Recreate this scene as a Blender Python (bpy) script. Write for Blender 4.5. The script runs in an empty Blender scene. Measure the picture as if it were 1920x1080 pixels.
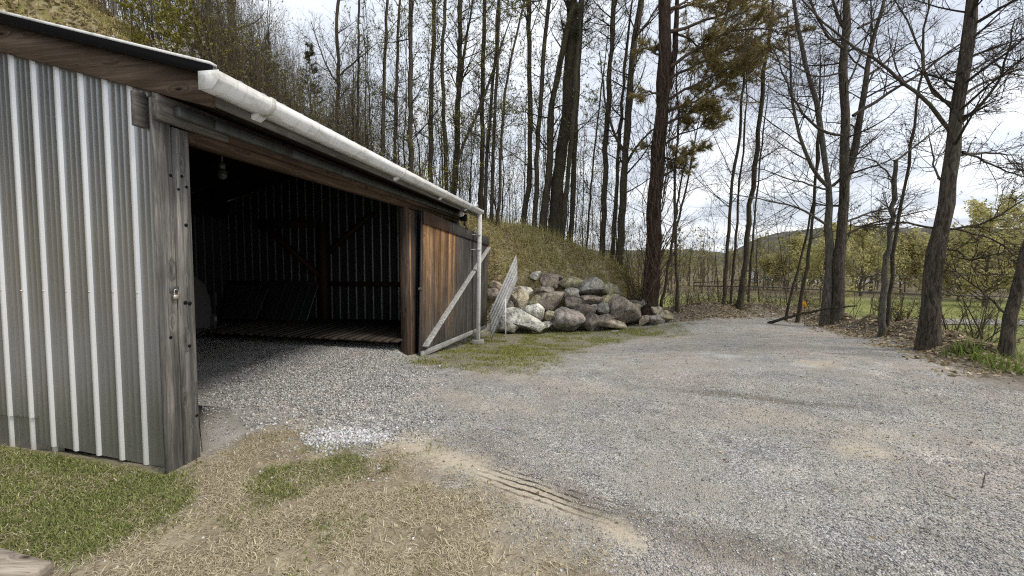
import bpy, bmesh, math, random
import numpy as np
from mathutils import Vector, Matrix
R = math.radians
S = bpy.context.scene
COL = S.collection

# ------------------------------------------------------------------ camera, light, exposure
F = 720.0                       # focal length in pixels of the 1920 wide frame
CAM = np.array([0.0, 0.0, 1.69])
PITCH = R(2.64)
PY0 = 513.0                     # row of the optical axis: the picture is cropped a little low
cd = bpy.data.cameras.new('camera'); cam = bpy.data.objects.new('camera', cd); COL.objects.link(cam)
cam.location = CAM; cam.rotation_euler = (R(90) - PITCH, 0, 0)
cd.sensor_width = 36; cd.lens = F / 1920 * 36; cd.shift_y = -(540 - PY0) / 1920; cd.clip_start = 0.05; cd.clip_end = 3000
S.camera = cam
S.view_settings.view_transform = 'Standard'; S.view_settings.look = 'None'
S.view_settings.exposure = 0.8; S.view_settings.gamma = 1.0
S.cycles.use_denoising = False; S.cycles.use_adaptive_sampling = False; S.cycles.filter_width = 1.15; S.cycles.sample_clamp_indirect = 4.0
SUN_EL, SUN_AZ = R(52), R(115)   # azimuth clockwise from +Y
wd = bpy.data.worlds.new('World'); S.world = wd; wd.use_nodes = True
nt = wd.node_tree; N = nt.nodes; L = nt.links; N.clear()
def nn(t, **k):
    n = N.new(t)
    for a, b in k.items(): setattr(n, a, b)
    return n
sky = nn('ShaderNodeTexSky'); sky.sky_type = 'NISHITA'; sky.sun_disc = False
sky.sun_elevation = SUN_EL; sky.sun_rotation = SUN_AZ; sky.air_density = 1.2; sky.dust_density = 2.0
tc = nn('ShaderNodeTexCoord'); sep = nn('ShaderNodeSeparateXYZ'); L.new(tc.outputs['Generated'], sep.inputs[0])
den = nn('ShaderNodeMath', operation='MAXIMUM'); den.inputs[1].default_value = 0.0; L.new(sep.outputs['Z'], den.inputs[0])
den2 = nn('ShaderNodeMath', operation='ADD'); den2.inputs[1].default_value = 0.12; L.new(den.outputs[0], den2.inputs[0])
dx = nn('ShaderNodeMath', operation='DIVIDE'); L.new(sep.outputs['X'], dx.inputs[0]); L.new(den2.outputs[0], dx.inputs[1])
dy = nn('ShaderNodeMath', operation='DIVIDE'); L.new(sep.outputs['Y'], dy.inputs[0]); L.new(den2.outputs[0], dy.inputs[1])
cmb = nn('ShaderNodeCombineXYZ'); L.new(dx.outputs[0], cmb.inputs[0]); L.new(dy.outputs[0], cmb.inputs[1])
cn = nn('ShaderNodeTexNoise'); cn.inputs['Scale'].default_value = 0.95; cn.inputs['Detail'].default_value = 7; cn.inputs['Roughness'].default_value = 0.55
cn.inputs['Distortion'].default_value = 0.4
L.new(cmb.outputs[0], cn.inputs['Vector'])
cr = nn('ShaderNodeValToRGB'); L.new(cn.outputs['Fac'], cr.inputs[0])
e = cr.color_ramp.elements
e[0].position = 0.36; e[0].color = (4.0, 4.3, 4.9, 1); e[1].position = 0.68; e[1].color = (8.0, 7.98, 7.92, 1)
e2 = e.new(0.50); e2.color = (5.7, 6.05, 6.6, 1)
cov = nn('ShaderNodeMix'); cov.data_type = 'RGBA'; cov.inputs[0].default_value = 0.9
L.new(sky.outputs[0], cov.inputs[6]); L.new(cr.outputs[0], cov.inputs[7])
bg = nn('ShaderNodeBackground'); bg.inputs[1].default_value = 0.1; L.new(cov.outputs[2], bg.inputs[0])
wo = nn('ShaderNodeOutputWorld'); L.new(bg.outputs[0], wo.inputs[0])
sd = bpy.data.lights.new('sun', 'SUN'); sd.energy = 1.5; sd.angle = R(14); sd.color = (1, 0.92, 0.82)
sun = bpy.data.objects.new('sun', sd); COL.objects.link(sun)
sun.rotation_euler = (R(90) - SUN_EL, 0, math.pi - SUN_AZ)

# ------------------------------------------------------------------ helpers
def at(px, py, D):
    """World point seen at pixel (px, py) of the photograph, D metres ahead."""
    c, s = math.cos(PITCH), math.sin(PITCH)
    a = (px - 960) / F; b = -(py - PY0) / F
    r = np.array([a, c + b * s, -s + b * c])
    return CAM + r * (D / r[1])
def smooth(a, b, x):
    t = np.clip((np.asarray(x, float) - a) / (b - a), 0, 1); return t * t * (3 - 2 * t)
def _h(i, j, s):
    n = (i * 374761393 + j * 668265263 + s * 974634777) & 0x7fffffff
    n = ((n ^ (n >> 13)) * 1274126177) & 0x7fffffff
    return ((n ^ (n >> 16)) & 0xffff) / 65535.0
def vn(x, y, s=0):
    x = np.asarray(x, float); y = np.asarray(y, float)
    xi = np.floor(x).astype(np.int64); yi = np.floor(y).astype(np.int64)
    fx = x - xi; fy = y - yi; fx = fx * fx * (3 - 2 * fx); fy = fy * fy * (3 - 2 * fy)
    a = _h(xi, yi, s); b = _h(xi + 1, yi, s); c = _h(xi, yi + 1, s); d = _h(xi + 1, yi + 1, s)
    return (a * (1 - fx) + b * fx) * (1 - fy) + (c * (1 - fx) + d * fx) * fy
def fbm(x, y, s=0, o=3):
    r = 0; a = 0.5
    for k in range(o): r = r + a * vn(x * 2 ** k, y * 2 ** k, s + k); a *= 0.5
    return r / (1 - 0.5 ** o)
def mesh_np(name, V, faces, mats=(), smooth_=False, attrs=None):
    """faces: list of (index array (n,k), material index)."""
    me = bpy.data.meshes.new(name); V = np.asarray(V, np.float32).reshape(-1, 3)
    me.vertices.add(len(V)); me.vertices.foreach_set('co', V.ravel())
    faces = [(np.asarray(f, np.int32), m) for f, m in faces if len(f)]
    nl = sum(f.size for f, m in faces); nf = sum(len(f) for f, m in faces)
    me.loops.add(nl); me.polygons.add(nf)
    me.loops.foreach_set('vertex_index', np.concatenate([f.ravel() for f, m in faces]))
    tot = np.concatenate([np.full(len(f), f.shape[1], np.int32) for f, m in faces])
    me.polygons.foreach_set('loop_start', np.concatenate([[0], np.cumsum(tot)[:-1]]).astype(np.int32))
    me.polygons.foreach_set('material_index', np.concatenate([np.full(len(f), m, np.int32) for f, m in faces]))
    if smooth_: me.polygons.foreach_set('use_smooth', np.ones(nf, bool))
    for m in mats: me.materials.append(m)
    for k, v in (attrs or {}).items():
        a = me.attributes.new(k, 'FLOAT_COLOR', 'POINT'); a.data.foreach_set('color', np.asarray(v, np.float32).ravel())
    me.update(calc_edges=True); me.validate()
    return me
def link(name, me, parent=None):
    o = bpy.data.objects.new(name, me); COL.objects.link(o)
    if parent: o.parent = parent
    return o
def tag(o, label=None, cat=None, group=None, kind=None):
    if label: o['label'] = label
    if cat: o['category'] = cat
    if group: o['group'] = group
    if kind: o['kind'] = kind
    return o
def empty(name, loc=(0, 0, 0), rz=0.0):
    o = bpy.data.objects.new(name, None); COL.objects.link(o); o.location = loc; o.rotation_euler = (0, 0, rz)
    o.empty_display_size = 0.2
    return o
class MB:
    """collects boxes, prisms and tubes into one mesh"""
    def __init__(s): s.v = []; s.f = {}; s.n = 0; s.c = []
    def add(s, V, Fs, mi=0, col=(1, 1, 1, 1)):
        V = np.asarray(V, float).reshape(-1, 3); s.v.append(V)
        for f in Fs:
            f = np.asarray(f) ; f = f.reshape(1, -1) if f.ndim == 1 else f
            s.f.setdefault((f.shape[1], mi), []).append(f + s.n)
        s.n += len(V); s.c.append(np.tile(np.array(col, float), (len(V), 1)))
    def box(s, a, b, mi=0, col=(1, 1, 1, 1), bev=0.0, M=None):
        x0, y0, z0 = np.minimum(a, b); x1, y1, z1 = np.maximum(a, b)
        if bev > 0:
            q = min(bev, (x1 - x0) * .45, (y1 - y0) * .45, (z1 - z0) * .45)
            bm = bmesh.new(); bmesh.ops.create_cube(bm, size=1)
            for v in bm.verts: v.co = ((x0 + x1) / 2 + v.co.x * (x1 - x0), (y0 + y1) / 2 + v.co.y * (y1 - y0), (z0 + z1) / 2 + v.co.z * (z1 - z0))
            bmesh.ops.bevel(bm, geom=bm.edges[:], offset=q, segments=1, affect='EDGES', profile=0.5)
            V = np.array([v.co[:] for v in bm.verts]); Fs = [[v.index for v in f.verts] for f in bm.faces]; bm.free()
        else:
            V = np.array([(x, y, z) for z in (z0, z1) for y in (y0, y1) for x in (x0, x1)])
            Fs = [[0, 2, 3, 1], [4, 5, 7, 6], [0, 1, 5, 4], [2, 6, 7, 3], [0, 4, 6, 2], [1, 3, 7, 5]]
        if M is not None: V = V @ np.array(M.to_3x3()).T + np.array(M.translation)
        s.add(V, Fs, mi, col)
    def prism(s, poly, ax, a, b, mi=0, col=(1, 1, 1, 1)):
        """poly: list of 2d points in the plane across axis ax (0,1,2)"""
        o = [i for i in range(3) if i != ax]; n = len(poly); V = np.zeros((2 * n, 3))
        for k, q in enumerate(poly):
            for h, w in ((0, a), (1, b)):
                V[h * n + k, o[0]] = q[0]; V[h * n + k, o[1]] = q[1]; V[h * n + k, ax] = w
        Fs = [list(range(n))[::-1], list(range(n, 2 * n))] + [[k, (k + 1) % n, n + (k + 1) % n, n + k] for k in range(n)]
        s.add(V, Fs, mi, col)
    def bar(s, p, q, w, h, mi=0, col=(1, 1, 1, 1), up=(0, 0, 1), bev=0.0):
        p = Vector(p); q = Vector(q); d = (q - p); l = d.length; d.normalize()
        sd_ = d.cross(Vector(up)); sd_.normalize(); u = sd_.cross(d)
        M = Matrix((( sd_.x, d.x, u.x, p.x), (sd_.y, d.y, u.y, p.y), (sd_.z, d.z, u.z, p.z), (0, 0, 0, 1)))
        s.box((-w / 2, 0, -h / 2), (w / 2, l, h / 2), mi, col, bev, M)
    def tube(s, pts, r, k=8, mi=0, col=(1, 1, 1, 1)):
        P = np.array(pts, float)[None]; rr = np.broadcast_to(np.asarray(r, float), (1, P.shape[1]))
        V, q = tubes(P, rr, k); n = P.shape[1]
        s.add(V, [q, np.arange(k)[::-1], np.arange((n - 1) * k, n * k)], mi, col)
    def build(s, name, mats, parent=None, smooth_=False):
        mats = mats if isinstance(mats, (list, tuple)) else [mats]
        me = mesh_np(name, np.concatenate(s.v), [(np.concatenate(f), mi) for (k, mi), f in s.f.items()], mats, smooth_, {'tone': np.concatenate(s.c)})
        return link(name, me, parent)
def tubes(P, Rr, k):
    """P (M,N,3) polylines, Rr (M,N) radii -> vertices and quads"""
    M, n, _ = P.shape
    T = np.gradient(P, axis=1); T /= np.linalg.norm(T, axis=2, keepdims=True) + 1e-9
    m = T.mean(axis=1); ref = np.where(np.abs(m[:, 2:3]) > 0.8, np.array([[1., 0, 0]]), np.array([[0, 0, 1.]]))[:, None, :]
    A = np.cross(T, np.broadcast_to(ref, T.shape)); A /= np.linalg.norm(A, axis=2, keepdims=True) + 1e-9
    B = np.cross(T, A)
    th = np.arange(k) * 2 * np.pi / k
    ring = A[:, :, None, :] * np.cos(th)[None, None, :, None] + B[:, :, None, :] * np.sin(th)[None, None, :, None]
    V = P[:, :, None, :] + ring * Rr[:, :, None, None]
    base = (np.arange(M) * n * k)[:, None, None] + (np.arange(n - 1) * k)[None, :, None]
    a = base + np.arange(k)[None, None, :]; b = base + ((np.arange(k) + 1) % k)[None, None, :]
    return V.reshape(-1, 3), np.stack([a, b, b + k, a + k], -1).reshape(-1, 4)

# ------------------------------------------------------------------ materials
def mat(name):
    m = bpy.data.materials.new(name); m.use_nodes = True; t = m.node_tree
    b = t.nodes['Principled BSDF']
    class G: pass
    g = G(); g.m = m; g.t = t; g.b = b
    def n(ty, ins=None, **k):
        x = t.nodes.new(ty)
        for a, v in k.items(): setattr(x, a, v)
        for a, v in (ins or {}).items():
            if hasattr(v, 'is_output'): t.links.new(v, x.inputs[a])
            else: x.inputs[a].default_value = v
        return x
    g.n = n
    g.obj = lambda: n('ShaderNodeTexCoord').outputs['Object']
    g.map = lambda v, sc: n('ShaderNodeMapping', {'Vector': v, 'Scale': sc}).outputs[0]
    g.noise = lambda v, s, d=4, r=.55, dist=0: n('ShaderNodeTexNoise', {'Vector': v, 'Scale': s, 'Detail': d, 'Roughness': r, 'Distortion': dist}).outputs['Fac']
    def ramp(f, *st):
        x = n('ShaderNodeValToRGB', {0: f}); el = x.color_ramp.elements
        while len(el) < len(st): el.new(0.5)
        for q, (p, c) in zip(el, st): q.position = p; q.color = (*c, 1) if len(c) == 3 else c
        return x.outputs[0]
    g.ramp = ramp
    def mix(f, a, c, bt='MIX'):
        x = n('ShaderNodeMix', data_type='RGBA', blend_type=bt)
        for i, v in ((0, f), (6, a), (7, c)):
            if hasattr(v, 'is_output'): t.links.new(v, x.inputs[i])
            elif i == 0: x.inputs[0].default_value = v
            else: x.inputs[i].default_value = (*v, 1)
        return x.outputs[2]
    g.mix = mix
    def math_(op, a, c=0.0, cl=False):
        x = n('ShaderNodeMath', operation=op, use_clamp=cl)
        for i, v in ((0, a), (1, c)):
            if hasattr(v, 'is_output'): t.links.new(v, x.inputs[i])
            else: x.inputs[i].default_value = v
        return x.outputs[0]
    g.math = math_
    def bump(h, st=.3, d=.01, nrm=None):
        x = n('ShaderNodeBump', {'Height': h, 'Strength': st, 'Distance': d})
        if nrm: t.links.new(nrm, x.inputs['Normal'])
        t.links.new(x.outputs[0], b.inputs['Normal']); return x.outputs[0]
    g.bump = bump
    def out(c, rough=.8, metal=0.0, spec=.3):
        for k, v in (('Base Color', c), ('Roughness', rough), ('Metallic', metal), ('Specular IOR Level', spec)):
            if hasattr(v, 'is_output'): t.links.new(v, b.inputs[k])
            elif k == 'Base Color': b.inputs[k].default_value = (*v, 1)
            else: b.inputs[k].default_value = v
        return m
    g.out = out
    return g
def wood(name, axis, dark, mid, light, knots=True, tone=False, fine=1.0, bump=.5):
    """weathered timber, grain along one object axis"""
    g = mat(name); o = g.obj()
    sc = [26 * fine] * 3; sc[axis] = 1.1 * fine
    kv = None
    if knots:
        ks = [7.0] * 3; ks[axis] = 2.6
        v = g.n('ShaderNodeTexVoronoi', {'Vector': g.map(o, ks), 'Scale': 1.0, 'Randomness': 1.0}).outputs['Distance']
        kv = g.ramp(v, (0.05, (1, 1, 1)), (0.30, (0, 0, 0)))
        kd = g.ramp(v, (0.04, (1, 1, 1)), (0.13, (0, 0, 0)))
    vv = g.map(o, sc)
    if knots: vv = g.n('ShaderNodeVectorMath', {0: vv, 1: g.mix(1.0, kv, (1.6, 1.6, 1.6), 'MULTIPLY')}, operation='ADD').outputs[0]
    f1 = g.noise(vv, 1.0, 6, .65, .5)
    f2 = g.noise(g.map(o, [x * 4.5 for x in sc]), 1.0, 3, .6)
    big = g.noise(o, 1.7, 3, .6)
    c = g.ramp(f1, (0.28, dark), (0.5, mid), (0.72, light))
    c = g.mix(g.ramp(f2, (0.35, (0, 0, 0)), (0.45, (1, 1, 1))), g.mix(.6, c, dark), c)
    c = g.mix(g.ramp(big, (0.35, (.65, .65, .65)), (0.65, (0, 0, 0))), c, g.mix(.6, c, dark))
    if knots: c = g.mix(kd, c, (dark[0] * .35, dark[1] * .3, dark[2] * .25))
    if tone: c = g.mix(1.0, c, g.n('ShaderNodeAttribute', attribute_name='tone').outputs['Color'], 'MULTIPLY')
    h = g.math('ADD', g.math('MULTIPLY', f1, .6), g.math('MULTIPLY', f2, .5))
    g.bump(h, bump, .012)
    return g.out(c, .85, 0, .2)
M = {}
M['post'] = wood('weathered_post_wood', 2, (.045, .042, .04), (.16, .15, .14), (.40, .37, .33), True, False, 1.0, .8)
M['beam'] = wood('brown_beam_wood', 1, (.035, .022, .014), (.085, .056, .036), (.17, .12, .08))
M['rafter'] = wood('brown_rafter_wood', 0, (.045, .03, .02), (.12, .085, .06), (.23, .175, .13))
M['greybeam'] = wood('grey_beam_wood', 1, (.05, .045, .04), (.14, .125, .11), (.27, .245, .21))
M['plank'] = wood('door_plank_wood', 2, (.12, .11, .10), (.42, .40, .38), (.85, .82, .78), True, True, 1.2, .8)
M['greyplank'] = wood('silver_plank_wood', 1, (.14, .14, .135), (.38, .38, .37), (.62, .62, .60), True, True, 1.3, .7)
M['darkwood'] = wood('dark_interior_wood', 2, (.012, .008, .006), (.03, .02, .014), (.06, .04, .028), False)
M['deck'] = wood('platform_wood', 1, (.03, .024, .018), (.07, .058, .045), (.13, .11, .09), False, True)
M['timber'] = wood('landscape_timber_wood', 0, (.12, .10, .08), (.30, .26, .21), (.48, .43, .36))
def metal(name, col, rough, met, var=.25, sc=1.2):
    g = mat(name); o = g.obj()
    f = g.noise(g.map(o, (sc, sc, sc * .35)), 1.5, 5, .6); f2 = g.noise(o, 60, 3, .5)
    c = g.mix(g.ramp(f, (.3, (0, 0, 0)), (.7, (1, 1, 1))), [x * (1 - var) for x in col], [min(1, x * (1 + var)) for x in col])
    r = g.math('ADD', g.math('MULTIPLY', f2, .2), rough - .1)
    return g.out(c, r, met, .4)
M['clad'] = metal('galvanised_cladding', (.32, .325, .325), .36, .75, .16)
M['cladrib'] = metal('sheen_rib_metal', (.80, .80, .79), .5, .35, .08)  # pale ribs over darker pans: reflected sky put into the colour
M['cladin'] = metal('shaded_cladding_inside', (.045, .046, .045), .40, .5, .3)  # inside sheets darkened: the garage's shade put into the colour
M['cladinrib'] = metal('sheen_rib_inside', (.17, .17, .165), .4, .5, .3)  # inside ribs lightened: reflected streaks put into the colour
M['roof'] = metal('roof_metal', (.20, .20, .205), .5, .6)
M['black'] = mat('black_paint').out((.008, .008, .009), .7, 0, .1)
M['track'] = metal('zinc_track', (.10, .105, .10), .55, .5, .3, 6)
M['steel'] = metal('padlock_steel', (.55, .48, .40), .35, .9)
def white_pvc():
    g = mat('white_vinyl'); o = g.obj()
    f = g.noise(g.map(o, (9, 2.2, 9)), 1.3, 5, .7)
    f3 = g.noise(g.map(o, (3, 14, 1.2)), 1.5, 5, .7); c = g.mix(g.ramp(f, (.5, (0, 0, 0)), (.74, (1, 1, 1))), (.72, .72, .70), (.36, .35, .30)); c = g.mix(g.ramp(f3, (.56, (0, 0, 0)), (.7, (.7, .7, .7))), c, (.30, .28, .22))
    return g.out(c, .4, 0, .4)
M['white'] = white_pvc()
def concrete():
    g = mat('concrete'); o = g.obj()
    f = g.noise(o, 9, 6, .7); f2 = g.noise(o, 90, 3, .6)
    c = g.mix(f, (.17, .16, .14), (.40, .38, .34)); c = g.mix(g.ramp(f2, (.4, (0, 0, 0)), (.6, (.5, .5, .5))), c, (.15, .14, .12))
    g.bump(f2, .5, .006); return g.out(c, .9)
M['concrete'] = concrete()
def bark(name, dark, light, moss=None, amt=.4):
    g = mat(name); o = g.obj()
    v = g.map(o, (22, 22, 4.5)); f = g.noise(v, 1.0, 6, .75, 1.0)
    v2 = g.noise(g.map(o, (2, 2, .7)), 1.0, 4, .6)
    c = g.ramp(f, (.40, dark), (.60, light))
    if moss: c = g.mix(g.ramp(v2, (.62 - amt * .3, (0, 0, 0)), (.72, (.75, .75, .75))), c, moss)
    g.bump(f, 1.0, .03); return g.out(c, .92, 0, .15)
M['bark'] = bark('dark_bark', (.026, .021, .016), (.105, .086, .064), (.085, .085, .036), .5)
M['barkgrey'] = bark('grey_maple_bark', (.05, .045, .038), (.17, .155, .13), (.10, .10, .055), .5)
M['barkbrown'] = bark('brown_maple_bark', (.028, .022, .018), (.135, .11, .085), (.12, .12, .09), .35)
M['barkpine'] = bark('red_brown_pine_bark', (.012, .008, .006), (.075, .05, .036))
M['barkpale'] = bark('pale_birch_bark', (.16, .15, .13), (.45, .43, .39))
M['twig'] = bark('dark_twig_bark', (.03, .025, .02), (.085, .07, .055))
M['twigtan'] = bark('tan_twig_bark', (.06, .048, .034), (.17, .14, .10))
M['twigred'] = bark('reddish_vine_bark', (.055, .042, .032), (.17, .125, .095))
def leafmat(name, a, b, tr=.35):
    g = mat(name); i = g.n('ShaderNodeAttribute', attribute_name='tone').outputs['Color']
    c = g.mix(i, a, b)
    bs = g.out(c, .7, 0, .2)
    t = g.t; tl = g.n('ShaderNodeBsdfTranslucent', {'Color': c}); mx = g.n('ShaderNodeMixShader', {0: tr})
    t.links.new(g.b.outputs[0], mx.inputs[1]); t.links.new(tl.outputs[0], mx.inputs[2])
    t.links.new(mx.outputs[0], t.nodes['Material Output'].inputs[0]); return bs
M['bud'] = leafmat('spring_bud_leaf', (.16, .16, .035), (.38, .35, .10), .45)
M['leafyellow'] = leafmat('yellow_green_leaf', (.20, .20, .03), (.48, .44, .09), .45)
M['willow'] = leafmat('pale_spring_leaf', (.34, .31, .12), (.60, .55, .27), .5)
M['brownleaf'] = leafmat('dry_brown_leaf', (.09, .05, .025), (.20, .12, .06))
M['needle'] = leafmat('olive_pine_needle', (.12, .11, .04), (.46, .36, .16), .62)
M['needlegreen'] = leafmat('green_pine_needle', (.022, .034, .014), (.07, .085, .03), .2)
M['blossom'] = leafmat('white_blossom', (.55, .50, .50), (.8, .78, .76))
M['grass'] = leafmat('lawn_grass_blade', (.10, .125, .035), (.40, .43, .155), .4)
M['lily'] = leafmat('bright_lily_leaf', (.10, .15, .03), (.25, .30, .075), .35)
M['straw'] = leafmat('dead_straw', (.20, .16, .085), (.76, .68, .50), .25)
M['litter'] = leafmat('leaf_litter_scrap', (.14, .095, .05), (.62, .53, .36), .25)
M['verge'] = leafmat('yellow_green_verge_grass', (.12, .14, .03), (.42, .42, .13), .35)
M['hillgrass'] = leafmat('dry_hill_grass', (.20, .21, .045), (.75, .64, .34), .4)
def stonemat(name, big=False):
    g = mat(name); o = g.obj(); tn = g.n('ShaderNodeAttribute', attribute_name='tone').outputs['Color']
    if big:
        f = g.noise(o, 2.6, 8, .68, .6); f2 = g.noise(o, 17, 5, .7); f3 = g.noise(o, 1.1, 3, .5)
        c = g.mix(1.0, tn, g.ramp(f, (.36, (.34, .33, .33)), (.5, (1, 1, 1)), (.64, (1.65, 1.6, 1.5))), 'MULTIPLY')
        c = g.mix(g.ramp(f2, (.36, (.8, .8, .8)), (.5, (0, 0, 0))), c, g.mix(1.0, c, (.35, .34, .33), 'MULTIPLY'))
        c = g.mix(g.ramp(f2, (.62, (0, 0, 0)), (.7, (.6, .6, .6))), c, (.42, .41, .37))
        c = g.mix(g.ramp(f3, (.6, (0, 0, 0)), (.72, (.5, .5, .5))), c, (.13, .125, .05))
        g.bump(g.math('ADD', f, g.math('MULTIPLY', f2, .7)), 1.0, .09)
        return g.out(c, .9, 0, .2)
    f = g.noise(o, 120, 2, .5)
    return g.out(g.mix(1.0, tn, g.ramp(f, (.3, (.75, .75, .75)), (.7, (1.15, 1.15, 1.15))), 'MULTIPLY'), .85, 0, .25)
M['rock'] = stonemat('field_stone', True)
M['stone'] = stonemat('crushed_stone')
def plain(name, c, r=.6, var=.25, sc=6, met=0):
    g = mat(name); f = g.noise(g.obj(), sc, 5, .6)
    return g.out(g.mix(f, [x * (1 - var) for x in c], [x * (1 + var) for x in c]), r, met)
M['paint'] = plain('shaded_car_paint', (.04, .04, .036), .35, .1)  # paint of the pale car darkened, deep shade put into the colour
M['rubber'] = plain('tyre_rubber', (.02, .02, .02), .85)
M['glass'] = plain('dark_glass', (.015, .018, .02), .1)
M['red'] = plain('red_reflector', (.55, .02, .03), .25, .1)
M['orange'] = plain('orange_yellow_cloth', (.75, .33, .02), .7, .4, 30)
M['housewhite'] = plain('white_house_wall', (.72, .71, .69), .7, .1)
M['houseroof'] = plain('grey_house_roof', (.20, .19, .19), .8)
M['cable'] = plain('black_cable', (.02, .02, .02), .6)
M['glassclear'] = plain('lamp_glass', (.05, .055, .055), .15)

# ------------------------------------------------------------------ terrain
TH = R(8.5); CT, ST = math.cos(TH), math.sin(TH)
P1 = at(313, 886, 1.0); P1 = CAM + (P1 - CAM) * (1.69 / (1.69 - P1[2]))      # front left foot of the corner post, z = 0
GL, GW, EW = 8.05, 6.0, 6.6                                                         # garage length along the opening, depth
def to_garage(x, y):
    dx_, dy_ = x - P1[0], y - P1[1]
    return dx_ * CT - dy_ * ST, dx_ * ST + dy_ * CT        # s (outwards), t (along the front)
def gw(s, t, z): return np.array([P1[0] + s * CT + t * ST, P1[1] - s * ST + t * CT, z])
_py = [-8, 3, 5, 7, 8, 9.5, 11, 13, 15, 18, 40]; _pz = [.02, 0, -.08, -.22, -.40, -.65, -.89, -1.0, -1.08, -1.2, -1.5]
def prof(y): return sum(np.interp(y + k, _py, _pz) for k in (-.8, -.4, 0, .4, .8)) / 5
def x_edge(y): return np.interp(y, [-8, 3, 5.6, 8.2, 10, 12.4, 14.5, 40], [6.9, 7.2, 7.7, 9.1, 9.9, 10.6, 11.3, 12])
_hx = [-200, -60, -30, -22, -16, -11, -6, -1.3, 1, 4, 5.0, 6.0]; _hz = [46, 40, 24, 17, 11.5, 7.9, 6.3, 4.6, 4.0, 2.55, 1.5, 0.0]
def hill(x, y):
    xx = x + 0.12 * (y - 17)
    H = sum(np.interp(xx + k, _hx, _hz) for k in (-.6, 0, .6)) / 3
    H = H * (.94 + .12 * fbm(x * .6, y * .6, 11))
    yf = 14.2 + .22 * np.clip(x - 2, 0, 5)
    lx = np.interp(y, [3, 12.2, 14.2], [-9.7, -9.2, -4.4])     # toe of the hill beside and behind the garage
    d = np.maximum(y - yf, lx - x)
    d = d + .35 * (fbm(x * .9, y * .9, 5) - .5)
    wall = np.where(x > -4, 1, .35)
    g = 1.85 * wall * smooth(0, 1.3, d) + np.where(x > -4, 1.0, 1.05) * np.clip(d - .6, 0, None)
    h = np.minimum(H, g); k = .5
    m = np.clip(k - np.abs(H - g), 0, None) / k; h = h - m * m * k * .25
    back = np.clip(y - 19.3 - np.clip(-x - 4, 0, 30) * 2, 0, None)
    return np.clip(h, 0, None) * (d > 0), back
def terrain(x, y):
    x = np.asarray(x, float); y = np.asarray(y, float)
    s, t = to_garage(x, y)
    b = prof(y) * (1 - .45 * smooth(2, 8, x))
    b = b + .075 * np.clip(-2.75 - x, 0, 4) * smooth(.25, -.1, t)
    inside = smooth(.2, -.4, s) * smooth(-.1, .3, t) * smooth(GL + .3, GL - .1, t)
    b = b + (np.maximum(b, -.11) - b) * inside
    h, back = hill(x, y)
    d = np.maximum(x - x_edge(y), y - 15.2)
    d = np.where(h > .3, np.clip(y - 19, -9, None), d)
    d = np.minimum(d, 60) + .5 * (fbm(x * .7, y * .7, 3) - .5)
    drop = np.clip(d - .1, 0, None)
    dr = np.where(drop < 1.5, .25 * drop * drop / 1.5 * 1.0, .25 * 1.5 + .42 * (drop - 1.5))
    de = np.maximum(x - x_edge(y), y - 15.0)
    berm = .42 * np.exp(-((de + .1) / .45) ** 2) * (.25 + 1.3 * fbm(x * 1.7, y * 1.7, 8)) * smooth(5.8, 7.2, y) * (x > 5)
    z = b + h + berm - dr
    z = z - np.where(x > -8, .3, .0) * back
    z = np.maximum(z, -4.1 - .15 * smooth(30, 60, y) + .10 * fbm(x * .2, y * .2, 2))
    near = smooth(11, 8, y) * smooth(.1, .5, s + 9)
    z = z + .035 * (fbm(x * 1.3, y * 1.3, 21) - .5) * (1 - inside * .6) + .02 * (fbm(x * 5, y * 5, 22) - .5)
    z = z + (.25 * (fbm(x * 1.6, y * 1.6, 31) - .5) + .10 * (fbm(x * 5, y * 5, 33) - .5)) * smooth(.2, 1.2, h)
    return z
def G(px, py):
    """first point of the terrain met by the ray through the pixel"""
    p = at(px, py, 1.0); r = p - CAM
    t = np.geomspace(1.0, 200, 2500); Q = CAM[None] + r[None] * t[:, None]
    i = np.argmax(Q[:, 2] < terrain(Q[:, 0], Q[:, 1]))
    return Q[i]
def gp(*pts): return np.array([G(*p)[:2] for p in pts])
def sdf(x, y, poly):
    """signed distance to a polygon, positive inside"""
    x = np.asarray(x, float); y = np.asarray(y, float); d = np.full(x.shape, 1e9); ins = np.zeros(x.shape, bool); n = len(poly)
    for i in range(n):
        a = poly[i]; b = poly[(i + 1) % n]; ex, ey = b - a; wx, wy = x - a[0], y - a[1]
        u = np.clip((wx * ex + wy * ey) / (ex * ex + ey * ey + 1e-12), 0, 1)
        d = np.minimum(d, np.hypot(wx - ex * u, wy - ey * u))
        c = ((a[1] > y) != (b[1] > y)) & (x < (b[0] - a[0]) * (y - a[1]) / (b[1] - a[1] + 1e-12) + a[0]); ins ^= c
    return np.where(ins, d, -d)
PLAWN = gp((-500, 770), (72, 815), (310, 868), (335, 905), (300, 960), (205, 1010), (80, 1075), (-400, 1200))
PSTRAW = gp((-600, 760), (330, 860), (385, 842), (470, 800), (560, 785), (600, 825), (690, 838), (760, 822), (850, 880), (900, 930), (1010, 980), (1130, 1050), (1230, 1200), (-700, 1300))
PTUFT = gp((465, 915), (500, 880), (575, 872), (640, 848), (692, 862), (680, 890), (600, 915), (520, 940))
PGREEN = gp((775, 684), (800, 660), (875, 636), (910, 622), (1020, 617), (1180, 612), (1280, 608), (1262, 628), (1180, 640), (1095, 650), (1060, 668), (960, 692), (860, 688))
PWHITE = gp((560, 818), (600, 806), (690, 803), (735, 815), (700, 832), (620, 843))
PCOARSE = gp((380, 690), (560, 640), (760, 668), (800, 720), (770, 800), (690, 840), (560, 800), (430, 770))
PSAND = gp((700, 835), (760, 815), (860, 850), (960, 890), (1080, 935), (1180, 975), (1240, 1030), (1200, 1050), (1090, 985), (1000, 955), (900, 905), (800, 870))
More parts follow.
